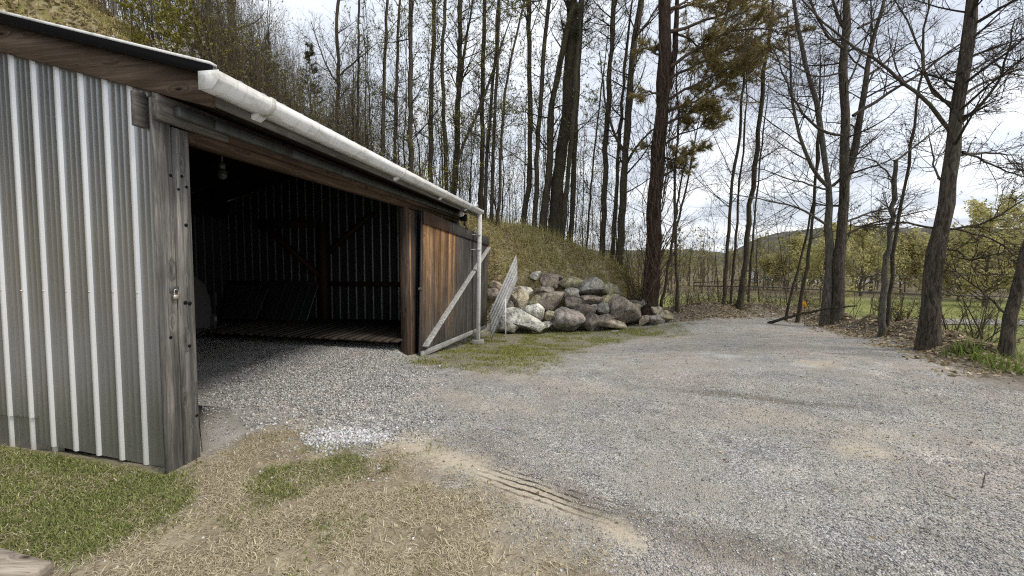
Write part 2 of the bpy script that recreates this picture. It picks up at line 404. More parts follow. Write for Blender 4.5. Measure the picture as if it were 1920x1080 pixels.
PSTRIP = [gp((1305, 663), (1330, 661), (1385, 668), (1370, 673)), gp((1478, 684), (1500, 682), (1542, 687), (1530, 691)), gp((1730, 700), (1760, 699), (1785, 706), (1765, 709))]
PTAN = [gp((1490, 676), (1560, 676), (1590, 688), (1520, 690)), gp((1555, 830), (1640, 832), (1650, 852), (1580, 853)), gp((630, 752), (690, 750), (700, 762), (650, 768))]
TRA, TRB = G(892, 878)[:2], G(1078, 942)[:2]
DLINE = gp((1150, 722), (1250, 730), (1350, 738), (1460, 752), (1600, 762)); DLINE2 = gp((860, 800), (980, 880), (1120, 950), (1300, 1010), (1500, 1045), (1700, 1075))
LANE = gp((760, 705), (1000, 780), (1400, 880), (1900, 985)); LANE2 = gp((830, 690), (1100, 722), (1500, 790), (1915, 860))
def sdfline(x, y, P):
    d = np.full(np.shape(x), 1e9)
    for a, b in zip(P[:-1], P[1:]):
        e = b - a; u = np.clip(((x - a[0]) * e[0] + (y - a[1]) * e[1]) / (e @ e), 0, 1); d = np.minimum(d, np.hypot(x - a[0] - e[0] * u, y - a[1] - e[1] * u))
    return d
def masks(x, y, z):
    n1 = (fbm(x * 2.2, y * 2.2, 41) - .5); n2 = fbm(x * 8, y * 8, 43, 2) - .5
    j = .5 * n1 + .22 * n2
    s, t = to_garage(x, y)
    lawn = smooth(-.12, .12, sdf(x, y, PLAWN) + j * .55) * smooth(.15, .0, t)
    straw = smooth(-.35, .40, sdf(x, y, PSTRAW) + j * 1.1) * smooth(.6, .2, t - np.where(s > .05, 9, 0))
    tuft = smooth(-.05, .12, sdf(x, y, PTUFT) + j * .45) * .8
    gs = smooth(-.5, .5, sdf(x, y, PGREEN) + j * 2.2)
    d = np.maximum(x - x_edge(y), y - 15.3)
    rg = smooth(.15, .7, d + j * .8) * smooth(9.5, 7.5, y)
    field = smooth(-1.2, -2.6, z) * (y > 0) * smooth(62, 50, y + 14 * (fbm(x * .05, y * .05, 44) - .5))
    h, bk = hill(x, y)
    litter = np.maximum(smooth(.03, .35, h), smooth(-.7, .1, d + j * 1.2) * (1 - .8 * rg)) * (1 - field)
    green = np.clip(np.maximum.reduce([lawn, tuft, gs * .55, rg]), 0, 1) * (1 - smooth(.2, .6, h))
    white = smooth(-.06, .1, sdf(x, y, PWHITE) + j * .3)
    for p in PSTRIP: white = np.maximum(white, .8 * smooth(-.12, .12, sdf(x, y, p) + j * .5))
    sand = smooth(-.08, .1, sdf(x, y, PSAND) + j * .35)
    for p in PTAN: sand = np.maximum(sand, .7 * smooth(-.12, .15, sdf(x, y, p) + j * .6))
    coarse = smooth(-.7, .7, sdf(x, y, PCOARSE) + 1.6 * j)
    soil_and_lines = smooth(-1.5, -.35, np.maximum(x - x_edge(y), y - 15.0) + j * 1.6) * (1 - smooth(.1, .4, h)) * (1 - field) * (1 - rg) * (x > 4.5)
    lane = np.maximum(smooth(.38, .12, np.abs(sdfline(x, y, LANE) + .25 * n1)), smooth(.38, .12, np.abs(sdfline(x, y, LANE2) + .25 * n1)))
    sand = np.maximum(sand, lane * .32 * smooth(.3, .6, fbm(x * 1.1, y * 1.1, 48)))
    dline = .75 * smooth(.16, .05, np.abs(sdfline(x, y, DLINE) + .12 * n1)) + .55 * smooth(.18, .05, np.abs(sdfline(x, y, DLINE2) + .12 * n1))  # dark lines drawn across the gravel
    soil_and_lines = np.maximum(soil_and_lines, dline * (.25 + .75 * smooth(.35, .6, fbm(x * 1.5, y * 1.5, 47))))
    return dict(green=green, straw=straw * (1 - lawn), sand=sand, white=white, litter=litter, field=field, coarse=coarse, soil_and_lines=soil_and_lines, lawn=lawn, gs=gs, tuft=tuft, rg=rg, hill=h)
def axis_pts(*segs):
    out = []
    for a, b, st in segs: out.append(np.arange(a, b, st))
    return np.unique(np.concatenate(out))
gx = np.concatenate([-np.geomspace(26, 500, 34)[::-1], axis_pts((-26, -12, .35), (-12, -5, .16), (-5, 8, .075), (8, 14, .12), (14, 40.01, .6)), np.geomspace(41, 600, 34)])
gy = np.concatenate([axis_pts((-8, .9, .4), (.9, 9, .07), (9, 20, .12), (20, 60.01, .6)), np.geomspace(61.5, 800, 44)])
GX, GY = np.meshgrid(gx, gy); GZ = terrain(GX, GY)
mk = masks(GX, GY, GZ)
ny, nx = GX.shape
V = np.stack([GX, GY, GZ], -1).reshape(-1, 3)
ii = (np.arange(ny - 1)[:, None] * nx + np.arange(nx - 1)[None]).ravel()
Q = np.stack([ii, ii + 1, ii + nx + 1, ii + nx], -1)
A1 = np.stack([mk['green'], mk['straw'], mk['sand'], mk['white']], -1).reshape(-1, 4)
A2 = np.stack([mk['litter'], mk['field'], mk['coarse'], mk['lawn']], -1).reshape(-1, 4)
tv = TRB - TRA; tl = np.hypot(*tv); tv = tv / tl
tu = ((GX - TRA[0]) * tv[0] + (GY - TRA[1]) * tv[1]); tw = (-(GX - TRA[0]) * tv[1] + (GY - TRA[1]) * tv[0])
tm = smooth(-.15, .4, tu) * smooth(tl + .5, tl - .2, tu) * smooth(.17, .12, np.abs(tw))
A3 = np.stack([tw, tm, mk['soil_and_lines'], np.ones_like(tu)], -1).reshape(-1, 4)
def groundmat():
    g = mat('ground_cover'); o = g.obj(); t = g.t
    a1 = g.n('ShaderNodeAttribute', attribute_name='cover'); a2 = g.n('ShaderNodeAttribute', attribute_name='cover_more'); a3 = g.n('ShaderNodeAttribute', attribute_name='tyre_track')
    s1 = g.n('ShaderNodeSeparateColor', {0: a1.outputs['Color']}).outputs; s2 = g.n('ShaderNodeSeparateColor', {0: a2.outputs['Color']}).outputs
    s3 = g.n('ShaderNodeSeparateColor', {0: a3.outputs['Color']}).outputs
    white = a1.outputs['Alpha']
    # crushed stone
    def stones(sc):
        v = g.n('ShaderNodeTexVoronoi', {'Vector': o, 'Scale': sc, 'Randomness': 1.0})
        val = g.n('ShaderNodeSeparateColor', {0: v.outputs['Color']}).outputs
        c = g.ramp(val[0], (0, (.13, .13, .132)), (.35, (.31, .305, .30)), (.7, (.48, .47, .455)), (1, (.72, .71, .69)))
        return c, v.outputs['Distance'], val[1]
    c1, d1, h1 = stones(92.0); c2, d2, h2 = stones(38.0)
    big = g.noise(o, .55, 5, .6); med = g.noise(o, 3.2, 6, .65); fin = g.noise(o, 26, 4, .7)
    gr = g.mix(s2[2], c1, c2)
    gr = g.mix(1.0, gr, g.ramp(big, (.34, (.86, .87, .89)), (.5, (1, .985, .955)), (.66, (1.10, 1.0, .93))), 'MULTIPLY')
    gr = g.mix(1.0, gr, g.ramp(med, (.32, (.66, .65, .64)), (.5, (1, 1, .98)), (.68, (1.25, 1.21, 1.14))), 'MULTIPLY')
    fines = g.ramp(g.noise(o, 1.15, 5, .65), (.40, (0, 0, 0)), (.62, (.85, .85, .85)))
    gr = g.mix(g.math('MULTIPLY', fines, g.math('SUBTRACT', 1.0, s2[2])), gr, g.mix(fin, (.26, .235, .20), (.47, .44, .385)))
    wh = g.mix(h2, (.36, .37, .38), (.66, .66, .65)); gr = g.mix(white, gr, wh)
    st = g.mix(g.ramp(med, (.3, (0, 0, 0)), (.7, (1, 1, 1))), (.17, .14, .095), (.42, .36, .255))
    st = g.mix(g.ramp(fin, (.35, (.6, .6, .6)), (.55, (0, 0, 0))), st, (.12, .10, .07))
    sa = g.mix(med, (.34, .295, .22), (.58, .52, .41)); sa = g.mix(g.ramp(fin, (.3, (.6, .6, .6)), (.5, (0, 0, 0))), sa, (.17, .15, .12))
    gn = g.mix(g.ramp(fin, (.3, (0, 0, 0)), (.7, (1, 1, 1))), (.07, .075, .025), (.23, .21, .09))
    li = g.mix(g.ramp(g.noise(o, 5, 6, .7), (.3, (0, 0, 0)), (.7, (1, 1, 1))), (.11, .085, .05), (.48, .41, .26))
    li = g.mix(g.ramp(med, (.46, (0, 0, 0)), (.6, (.8, .8, .8))), li, (.22, .21, .06)); li = g.mix(g.ramp(big, (.42, (.7, .7, .7)), (.5, (0, 0, 0))), li, (.13, .095, .055))
    fi = g.mix(g.noise(o, .3, 4, .6), (.15, .17, .05), (.27, .28, .10))
    c = g.mix(s1[1], gr, st); c = g.mix(s1[2], c, sa)
    c = g.mix(s2[0], c, li); c = g.mix(g.math('MULTIPLY', s3[2], .85), c, g.mix(g.ramp(g.noise(o, 14, 5, .75), (.4, (0, 0, 0)), (.62, (1, 1, 1))), (.05, .04, .028), (.22, .18, .125))); c = g.mix(s1[0], c, gn); c = g.mix(s2[1], c, fi)
    # tread bars pressed into the sand, groove shadows put into the colour
    wv = g.math('SINE', g.math('ADD', g.math('MULTIPLY', s3[0], 105.0), g.math('MULTIPLY', g.noise(o, 9, 4, .7), 5.0)))
    gv = g.math('MULTIPLY', g.ramp(wv, (.45, (0, 0, 0)), (.85, (1, 1, 1))), g.math('MULTIPLY', s3[1], g.ramp(g.noise(o, 5, 4, .7), (.36, (0, 0, 0)), (.48, (1, 1, 1)))))
    c = g.mix(gv, c, (.06, .05, .04))
    dd = g.n('ShaderNodeMix', {0: s2[2], 2: d1, 3: g.math('MULTIPLY', d2, 1.5)}).outputs[0]
    soft = g.math('SUBTRACT', 1.0, g.math('MULTIPLY', g.math('MAXIMUM', s1[1], g.math('MAXIMUM', s1[2], s2[0])), .75))
    hgt = g.math('SUBTRACT', g.math('ADD', g.math('MULTIPLY', fin, .5), g.math('MULTIPLY', g.math('SUBTRACT', .6, dd), soft)), g.math('MULTIPLY', gv, .9))
    g.bump(hgt, .8, .016)
    return g.out(c, .93, 0, .12)
MG = groundmat()
cx = (GX[:-1, :-1] + GX[1:, 1:]) / 2; cy = (GY[:-1, :-1] + GY[1:, 1:]) / 2
q = lambda a: (a[:-1, :-1] + a[1:, 1:]) / 2
fz = q(GZ)
isfield = (q(mk['field']) > .5) | ((fz < -2.5) & (cy > 20))
isdrive = (np.maximum.reduce([q(mk['straw']), q(mk['green']), q(mk['litter'])]) < .5) & ~isfield
ishill = (q(mk['hill']) > .12) & ~isfield & ~isdrive
def sub(name, sel):
    f = Q[sel.ravel()]; u, inv = np.unique(f, return_inverse=True)
    me = mesh_np(name, V[u], [(inv.reshape(-1, 4), 0)], [MG], True, {'cover': A1[u], 'cover_more': A2[u], 'tyre_track': A3[u]})
    return tag(link(name, me), kind='structure')
sub('field', isfield); sub('gravel_driveway', isdrive); sub('hillside', ishill); sub('ground', ~isfield & ~isdrive & ~ishill)

# ------------------------------------------------------------------ garage
GA = empty('garage', (P1[0], P1[1], 0), -TH)
tag(GA, 'open fronted metal clad garage with white gutter and sliding plank door', 'garage')
SL = .283                                            # roof slope
zr = lambda s: 3.19 - SL * s if s > -GW / 2 else 3.19 + SL * GW / 2 - SL * (-GW / 2 - s)
def ribs(L_, pitch=.2286, d=.013, w=.050):
    """profile of ribbed sheet: list of (along, out)"""
    p = []; x = 0.0
    while x < L_:
        p += [(x, 0), (x + .012, d), (x + w - .012, d), (x + w, 0)]
        for m_ in (.112, .165): p += [(x + m_ - .005, 0), (x + m_, .0026), (x + m_ + .005, 0)]
        x += pitch
    p.append((min(x, L_ + pitch), 0)); return p
def sheet(prof_, f0, f1, place, mats, name, parent):
    """ribbed sheet: each profile point runs from f0(a) to f1(a)"""
    V_ = []; mid = [(prof_[i][1] + prof_[i + 1][1]) / 2 for i in range(len(prof_) - 1)]
    for a, o_ in prof_: V_.append(place(a, o_, f0(a))); V_.append(place(a, o_, f1(a)))
    n_ = len(prof_); F_ = np.array([[2 * i, 2 * i + 2, 2 * i + 3, 2 * i + 1] for i in range(n_ - 1)])
    hi = np.array([m_ > .006 for m_ in mid]); ms = mats if isinstance(mats, list) else [mats]
    o = link(name, mesh_np(name, np.array(V_), [(F_[~hi], 0), (F_[hi], len(ms) - 1)], ms), parent)
    return o
# side wall facing the camera: sheets one above the grass, the far one shorter over a board
pr = ribs(GW); jog = 1.34
pr = [(a, b) for a, b in pr if a <= GW]
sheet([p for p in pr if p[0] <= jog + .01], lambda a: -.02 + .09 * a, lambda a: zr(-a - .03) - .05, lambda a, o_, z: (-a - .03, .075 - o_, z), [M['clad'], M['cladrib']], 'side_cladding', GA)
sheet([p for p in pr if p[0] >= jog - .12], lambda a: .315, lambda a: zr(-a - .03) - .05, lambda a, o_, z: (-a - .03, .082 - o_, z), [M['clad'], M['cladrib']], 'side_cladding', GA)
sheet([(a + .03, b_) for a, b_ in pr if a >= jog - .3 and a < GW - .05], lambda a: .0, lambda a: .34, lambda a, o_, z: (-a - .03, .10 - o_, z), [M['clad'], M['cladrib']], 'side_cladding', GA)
# screws on the ribs
for k in range(9):
    s_ = -.03 - k * .2286 - .022
    b = MB(); b.tube([(s_, .052, 1.40), (s_, .072, 1.40)], .006, 8); b.build('screw', M['steel'], GA)
# corner post: two timbers side by side
b = MB(); b.box((-.028, 0, -.05), (0, .135, 2.88), bev=.006); b.box((-.15, .13, -.05), (-.029, .1345, 2.88)); b.build('corner_post', M['post'], GA)
b = MB(); b.box((-.14, .139, -.05), (.008, .275, 2.705), bev=.008); b.build('corner_post', M['post'], GA)
# beam ends and header
b = MB(); b.box((-.15, -.028, 2.665), (-.105, .058, 2.925), bev=.006); b.build('beam_end', M['greybeam'], GA)
b = MB(); b.box((.0105, -.006, 2.71), (.062, .60, 2.90), bev=.005); b.build('header_beam', M['greybeam'], GA)
b = MB(); b.box((.0105, .603, 2.71), (.062, GL + .15, 2.90), bev=.005); b.box((-.14, .28, 2.63), (-.004, GL, 2.88)); b.build('header_beam', M['beam'], GA)
# sliding door track in lengths
b = MB()
t_ = .10
while t_ < GL + .1:
    e_ = min(t_ + (.30 if t_ < .2 else .92), GL + .2); b.box((.068, t_, 2.76), (.135, e_ - .008, 2.84), bev=.006); t_ = e_
b.build('door_track', M['track'], GA)
# rafters, roof, fascia
def rafter(t0, t1, s0, s1, top, h, name, m):
    b = MB(); p = [(s0, zr(s0) - top), (-GW / 2, zr(-GW / 2) - top), (s1, zr(s1) - top), (s1, zr(s1) - top - h), (-GW / 2, zr(-GW / 2) - top - h), (s0, zr(s0) - top - h)]
    b.prism(p, 1, t0, t1); return b.build(name, m, GA)
rafter(.0, .045, .497, -GW, .03, .24, 'rafter', M['rafter'])
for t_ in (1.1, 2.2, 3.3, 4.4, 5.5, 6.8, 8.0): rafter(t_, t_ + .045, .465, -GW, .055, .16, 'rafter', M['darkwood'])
pr2 = ribs(GL + .25)
def roofsheet(s0, s1, name):
    V_ = []; n_ = len(pr2)
    for a, o_ in pr2:
        t_ = -.05 + a
        for s_ in (s0, s1): V_.append((s_, t_, zr(s_) + o_))
        for s_ in (s0, s1): V_.append((s_, t_, zr(s_) - .018))
    F_ = []
    for i in range(n_ - 1):
        k = 4 * i
        F_ += [[k, k + 4, k + 5, k + 1], [k + 2, k + 3, k + 7, k + 6], [k, k + 2, k + 6, k + 4], [k + 1, k + 5, k + 7, k + 3]]
    F_ += [[0, 1, 3, 2], [4 * n_ - 4, 4 * n_ - 2, 4 * n_ - 1, 4 * n_ - 3]]
    return link(name, mesh_np(name, np.array(V_), [(np.array(F_), 0)], [M['roof']]), GA)
roofsheet(.58, -GW / 2, 'roof_sheet'); roofsheet(-GW / 2, -GW - .3, 'roof_sheet')
b = MB()
for s0, s1 in ((.59, -GW / 2), (-GW / 2, -GW - .3)):
    b.add([(s0, -.072, zr(s0) - .062), (s1, -.072, zr(s1) - .062), (s1, -.072, zr(s1) + .012), (s0, -.072, zr(s0) + .012), (s0, -.053, zr(s0) - .062), (s1, -.053, zr(s1) - .062), (s1, -.053, zr(s1) + .012), (s0, -.053, zr(s0) + .012)],
          [[0, 1, 2, 3], [7, 6, 5, 4], [0, 4, 5, 1], [0, 3, 7, 4], [1, 5, 6, 2]])
    b.add([(s0, -.077, zr(s0) + .0135), (s1, -.077, zr(s1) + .0135), (s1, -.077, zr(s1) + .032), (s0, -.077, zr(s0) + .032), (s0, -.02, zr(s0) + .0135), (s1, -.02, zr(s1) + .0135), (s1, -.02, zr(s1) + .032), (s0, -.02, zr(s0) + .032)],
          [[0, 1, 2, 3], [3, 2, 6, 7], [7, 6, 5, 4], [0, 4, 5, 1], [0, 3, 7, 4], [1, 5, 6, 2]], 1)
b.build('rake_trim', [M['black'], M['white']], GA)
b = MB(); b.box((.468, .047, 2.80), (.496, GL + .2, 3.0), bev=.004); b.build('fascia_board', M['greybeam'], GA)
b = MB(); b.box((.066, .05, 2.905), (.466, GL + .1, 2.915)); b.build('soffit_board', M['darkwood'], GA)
for t0 in (.05, 1.148, 2.248, 3.348, 4.448, 5.548, 6.9):
    b = MB(); p = [(.46, zr(.46) - .05), (-GW / 2, zr(-GW / 2) - .05), (-GW + .02, zr(-GW + .02) - .05)]; b.prism(p + [(x_, z_ + .012) for x_, z_ in p[::-1]], 1, t0, t0 + 1.05); b.build('roof_dark_lining', M['darkwood'], GA)  # dark boards added to hide the roof sheet's bright underside
# gutter and downspout
GT0, GT1 = -.085, GL + .27
go = [(0.502, 2.986), (0.502, 2.866), (0.602, 2.866), (0.611, 2.871), (0.657, 2.921), (0.662, 2.931), (0.662, 2.986)]
gi = [(0.656, 2.986), (0.656, 2.932), (0.604, 2.872), (0.508, 2.872), (0.508, 2.986)]
b = MB(); b.prism(go + gi, 1, GT0 + .003, GT1 - .003)
gut = b.build('gutter', M['white'], GA)
for t0 in (GT0, GT1 - .002):
    b = MB(); b.prism([(p[0] + (.004 if p[0] > .545 else -.001), p[1] + (.004 if p[1] > 2.93 else -.003)) for p in go], 1, t0, t0 + .005); b.build('end_cap', M['white'], gut)
for t_ in (.42, 3.0, 5.0, 6.9):
    b = MB(); b.prism([(p[0] + (.005 if p[0] > .545 else 0), p[1] + (.006 if p[1] > 2.93 else -.005)) for p in go], 1, t_ - .03, t_ + .03)
    b.add([(.499, t_ - .05, 2.816), (.499, t_ + .05, 2.816), (.565, t_ + .05, 2.86), (.565, t_ - .05, 2.86), (.501, t_ - .05, 2.86), (.501, t_ + .05, 2.86)], [[0, 1, 2, 3], [3, 2, 5, 4], [0, 3, 4], [1, 5, 2]])
    b.build('joiner', M['white'], gut)
dt = GT1 - .10; gzd = float(terrain(*gw(.52, dt, 0)[:2]))
b = MB(); b.bar((.50, dt + .02, gzd + .13), (.575, dt, 2.866), .075, .105, bev=.008, up=(1, 0, 0)); dsp = b.build('downspout', M['white'], GA)
for z_ in (2.28, 1.86):
    b = MB(); b.box((.468, dt - .062, z_), (.61, dt + .075, z_ + .03)); b.box((.10, dt - .01, z_ + .008), (.468, dt + .01, z_ + .022)); b.build('strap', M['white'], dsp)
# far post and jambs
b = MB(); b.box((-.14, 4.52, -.5), (0.0, 4.655, 2.625), col=(.20, .155, .125, 1), bev=.006); b.build('door_post', M['plank'], GA)
b = MB(); b.box((-.10, 4.659, -.5), (.015, 4.85, 2.60), col=(.18, .125, .095, 1), bev=.006); b.box((-.02, 4.648, -.4), (.022, 4.672, 2.58), col=(.75, .48, .28, 1)); b.build('door_jamb', M['plank'], GA)
# fixed dark boarding of the front wall behind the door
b = MB(); rn = random.Random(4); t_ = 4.86
while t_ < GL - .02:
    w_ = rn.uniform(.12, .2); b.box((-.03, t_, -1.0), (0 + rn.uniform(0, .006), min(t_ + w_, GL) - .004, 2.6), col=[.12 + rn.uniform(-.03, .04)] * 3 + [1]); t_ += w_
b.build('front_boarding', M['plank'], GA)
# far end wall, back wall, inner side of the near wall
pe = [p for p in ribs(GW) if p[0] < GW] + [(GW, 0)]
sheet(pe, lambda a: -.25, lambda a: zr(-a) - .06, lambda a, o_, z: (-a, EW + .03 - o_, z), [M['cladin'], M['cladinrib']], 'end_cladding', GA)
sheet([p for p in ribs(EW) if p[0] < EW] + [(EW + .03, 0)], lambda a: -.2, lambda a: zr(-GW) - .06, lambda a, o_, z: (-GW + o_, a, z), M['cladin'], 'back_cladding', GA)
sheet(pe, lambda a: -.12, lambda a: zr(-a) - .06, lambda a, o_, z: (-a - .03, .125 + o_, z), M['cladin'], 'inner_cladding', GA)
g_ = mat('dark_red_frame_wood'); f_ = g_.noise(g_.map(g_.obj(), (20, 20, 20)), 1, 4); M['redwood'] = g_.out(g_.mix(f_, (.022, .010, .007), (.055, .026, .018)), .8)
b = MB(); b.box((-3.20, EW - .19, -.2), (-3.02, EW - .01, 2.55)); b.build('wall_post', M['redwood'], GA)
for a_, c_ in (((-3.02, EW - .1, 1.75), (-1.75, EW - .1, 2.75)), ((-3.2, EW - .1, 1.15), (-4.9, EW - .1, 2.6))):
    b = MB(); b.bar(a_, c_, .1, .13, up=(0, 1, 0)); b.build('diagonal_brace', M['redwood'], GA)
b = MB(); b.box((-3.01, EW - .07, .92), (-.02, EW - .005, 1.03)); b.box((-GW + .1, EW - .07, .92), (-3.21, EW - .005, 1.03)); b.build('wall_girt', M['redwood'], GA)
b = MB(); b.box((-4.9, EW - .16, 2.42), (-3.2, EW - .02, 2.62)); b.box((-GW + .05, .3, 2.7), (-GW + .18, EW - .2, 2.9)); b.build('tie_beam', M['darkwood'], GA)
sheet(pe, lambda a: -1.0, lambda a: zr(-a) - .06, lambda a, o_, z: (-a, GL + .02 + o_, z), M['clad'], 'end_cladding', GA)
sheet([p for p in ribs(GL) if p[0] < GL] + [(GL + .02, 0)], lambda a: -.3, lambda a: zr(-GW) - .06, lambda a, o_, z: (-GW - .03 - o_, a, z), M['clad'], 'back_cladding', GA)
b = MB(); b.box((-GW + .03, .1, zr(-GW) - .26), (-GW + .10, EW - .05, zr(-GW) - .053)); b.box((-GW + .02, EW - .06, zr(-GW) - .4), (-GW + .3, EW - .01, zr(-GW) - .056)); b.build('leak_cover', M['darkwood'], GA)  # dark boxes added to cover a light leak at the back corner
# light bulb fitting under the header
lb = empty('bulb_lamp', gw(-1.0, 1.57, 2.72)); tag(lb, 'small glass jar bulb fitting hanging under the garage roof', 'lamp')
b = MB(); b.tube([(0, 0, .33), (0, 0, .06)], .012, 6); b.tube([(0, 0, .07), (0, 0, .0)], [.045, .03], 10); b.build('fitting', M['track'], lb)
b = MB(); b.tube([(0, 0, .0), (0, 0, -.03), (0, 0, -.09), (0, 0, -.12)], [.03, .05, .05, .02], 12); b.build('jar', M['glassclear'], lb, True)
# security light and siren box by the gutter end
fl = empty('security_light', gw(.22, 7.45, 2.62), -TH); tag(fl, 'black box lamp with a white flared shade under the eave by the downspout', 'lamp')
b = MB(); b.box((0, -.09, .0), (.17, .09, .17), bev=.01); b.build('housing', M['black'], fl)
b = MB(); b.tube([(.10, -.34, .15), (.12, -.27, .16), (.13, -.18, .17), (.13, -.1, .17)], [.085, .075, .04, .02], 12); b.build('shade', M['white'], fl, True)
b = MB(); b.bar((.1, .0, 0), (.16, .16, -.22), .03, .03); b.box((.06, .095, -.12), (.13, .15, .1)); b.build('bracket', M['rafter'], fl)
# sliding door, sagging a little at the far end
DL, DH = 5.1, 2.96
DO = bpy.data.objects.new('sliding_door', None); COL.objects.link(DO); DO.parent = GA; DO.location = (.11, 4.97, 2.62); DO.rotation_euler = (R(-3.6), 0, R(-3.2))
b = MB(); t_ = 0.0; k = 0
while t_ < DL:
    w_ = rn.uniform(.135, .20) if k else .10
    e_ = min(t_ + w_, DL)
    if k == 0: c_ = (.17, .165, .16)
    elif t_ < 1.9: c_ = [(1.0, .58, .27), (.62, .33, .15), (1.2, .76, .38), (.85, .47, .21), (.34, .19, .11)][k % 5]
    elif t_ < 2.2: c_ = (.22, .16, .12)
    else: q_ = rn.uniform(.07, .19); c_ = (q_ * 1.02, q_, q_ * .98)
    o_ = rn.uniform(0, .008)
    jj = rn.uniform(.55, 1.2); c_ = [x_ * jj for x_ in c_]; ft = rn.uniform(.16, .34); n0_ = len(b.c)
    b.box((o_, t_, -DH + rn.uniform(-.01, .02)), (.026 + o_, e_ - rn.uniform(.004, .014), -.02), col=(*c_, 1), bev=.003)
    low = b.v[n0_][:, 2] < -1.5; b.c[n0_][low] = (ft * 1.02, ft, ft * .95, 1); t_ = e_; k += 1
b.build('door_planks', M['plank'], DO)
b = MB(); b.box((-.012, .02, -DH + .06), (-.004, DL - .02, -.05)); b.build('door_backing', M['black'], DO)
b = MB(); b.box((.036, .02, -.27), (.066, 1.5, -.01), col=(.20, .13, .09, 1), bev=.004); b.box((.036, 1.505, -.27), (.066, DL - .01, -.01), col=(.17, .165, .16, 1), bev=.004); b.build('top_rail', M['plank'], DO)
b = MB(); b.box((.036, .01, -DH - .02), (.070, DL - .3, -DH + .10), col=(.85, .85, .82, 1), bev=.006); b.build('bottom_rail', M['greyplank'], DO)
b = MB(); b.bar((.058, .12, -DH + .18), (.058, DL - .10, -.34), .034, .20, col=(1, 1, .98, 1), up=(1, 0, 0), bev=.006)
brz = b.build('brace', M['greyplank'], DO)
b = MB(); b.tube([(.08, DL - .09, -.36), (.094, DL - .09, -.36)], .055, 14); b.build('reflector', M['red'], DO)
for y_, z_ in ((1.66, -.03), (3.6, .02)):
    b = MB(); b.box((.068, y_, -.24), (.076, y_ + .05, z_)); b.build('hanger_strap', M['track'], DO)
b = MB(); b.box((.03, -.12, -1.62), (.05, .05, -1.57), bev=.004); b.build('latch', M['track'], DO)
# padlock on a hasp
pk = empty('padlock', gw(.012, .105, 1.40), -TH); tag(pk, 'small brass padlock hanging from a hasp on the weathered corner post', 'padlock')
b = MB(); b.box((0, -.022, -.05), (.022, .028, -.015), bev=.004); b.build('lock_body', M['steel'], pk)
b = MB(); b.tube([(.011, -.012, -.02), (.011, -.012, .015), (.011, -.004, .026), (.011, .01, .026), (.011, .018, .015), (.011, .018, -.02)], .004, 8); b.build('shackle', M['steel'], pk, True)
b = MB(); b.box((-.014, -.03, .0), (-.006, .045, .05), bev=.002); b.tube([(-.01, .004, .02), (.02, .004, .02)], .005, 8); b.build('hasp', M['track'], pk)
# knots and bolts on the post face
for t_, z_, r_ in ((.20, 2.33, .012), (.12, 2.32, .012), (.22, 1.94, .014), (.17, 2.22, .01), (.235, 2.25, .012), (.19, 1.31, .016), (.225, 1.30, .016), (.07, 1.05, .012), (.21, .95, .013), (.25, .35, .012)):
    x_ = .0005 if t_ < .136 else .0085
    b = MB(); b.tube([(x_ - .004, t_, z_), (x_ + .0035, t_, z_)], r_, 10); b.build('bolt', M['black'], GA)
# platform of planks at the far end
pl = empty('plank_platform', gw(0, 0, 0), -TH); tag(pl, 'low dusty wooden plank platform along the back end of the garage floor', 'platform')
b = MB(); s_ = -.12
while s_ > -4.6:
    w_ = rn.uniform(.13, .19); q_ = rn.uniform(.7, 1.2)
    b.box((s_ - w_ + .008, 4.32 + rn.uniform(-.03, .03) + .06 * (-s_), .04), (s_, EW - .03, .075), col=(q_, q_, q_, 1)); s_ -= w_
b.build('planks', M['deck'], pl)
b = MB(); b.box((-4.5, 4.9, -.16), (-.2, 5.0, .038)); b.box((-4.5, 6.2, -.16), (-.2, 6.3, .038)); b.build('joist', M['darkwood'], pl)
# spare sheets leaning at the end wall
for k, (s0, l_, h_, dz, lbl) in enumerate(((-3.35, 1.15, .95, 1.0, 'spare ribbed metal sheets leaning on the end wall just left of the red wall post'), (-4.75, 1.0, .85, .9, 'shorter dark ribbed sheets leaning farther left, toward the parked car'))):
    r_ = tag(empty('ribbed_sheet', gw(s0, EW - .12, .075), -TH), lbl, 'metal sheet')
    p_ = [p for p in ribs(l_) if p[0] <= l_]
    sheet(p_, lambda a: .0, lambda a: h_, lambda a, o_, z: (-a - .12 * z, -.42 + .36 * z / h_ - o_, z), M['cladin'], 'sheet', r_)
    sheet(p_, lambda a: .03, lambda a: h_ * .93, lambda a, o_, z: (-a + .1 + .10 * z, -.50 + .40 * z / h_ - o_, z), M['cladin'], 'sheet', r_)
# parked car deep in the shade
car = empty('parked_car', gw(-4.40, 1.97, -.11), -TH); tag(car, 'pale car in deep shade inside the garage, half hidden by the corner post', 'car')
side = [(-2.0, .42), (-2.05, .75), (-1.95, 1.0), (-1.2, 1.12), (-.6, 1.5), (.9, 1.56), (1.75, 1.50), (2.0, 1.28), (2.08, .95), (2.07, .60), (1.98, .46)]
rows = [(-.86, .94), (-.90, 1), (.90, 1), (.86, .94)]
V_ = []
for x_, k in rows:
    for (y_, z_) in side:
        tum = 1 - .22 * max(0, z_ - 1.0) / .56; rr_ = (abs(y_) / 2.08) ** 6 * .12
        V_.append((x_ * tum * (1 - rr_), y_ * k, .42 + (z_ - .42) * (1 if k == 1 else .97)))
n_ = len(side); F_ = [[r * n_ + i, r * n_ + (i + 1) % n_, (r + 1) * n_ + (i + 1) % n_, (r + 1) * n_ + i] for r in range(3) for i in range(n_)]
b = MB(); b.add(V_, F_ + [list(range(n_))[::-1], list(range(3 * n_, 4 * n_))]); cb = b.build('body', M['paint'], car, False); car.scale = (1, .9, 1)
md = cb.modifiers.new('bevel', 'BEVEL'); md.width = .05; md.segments = 3
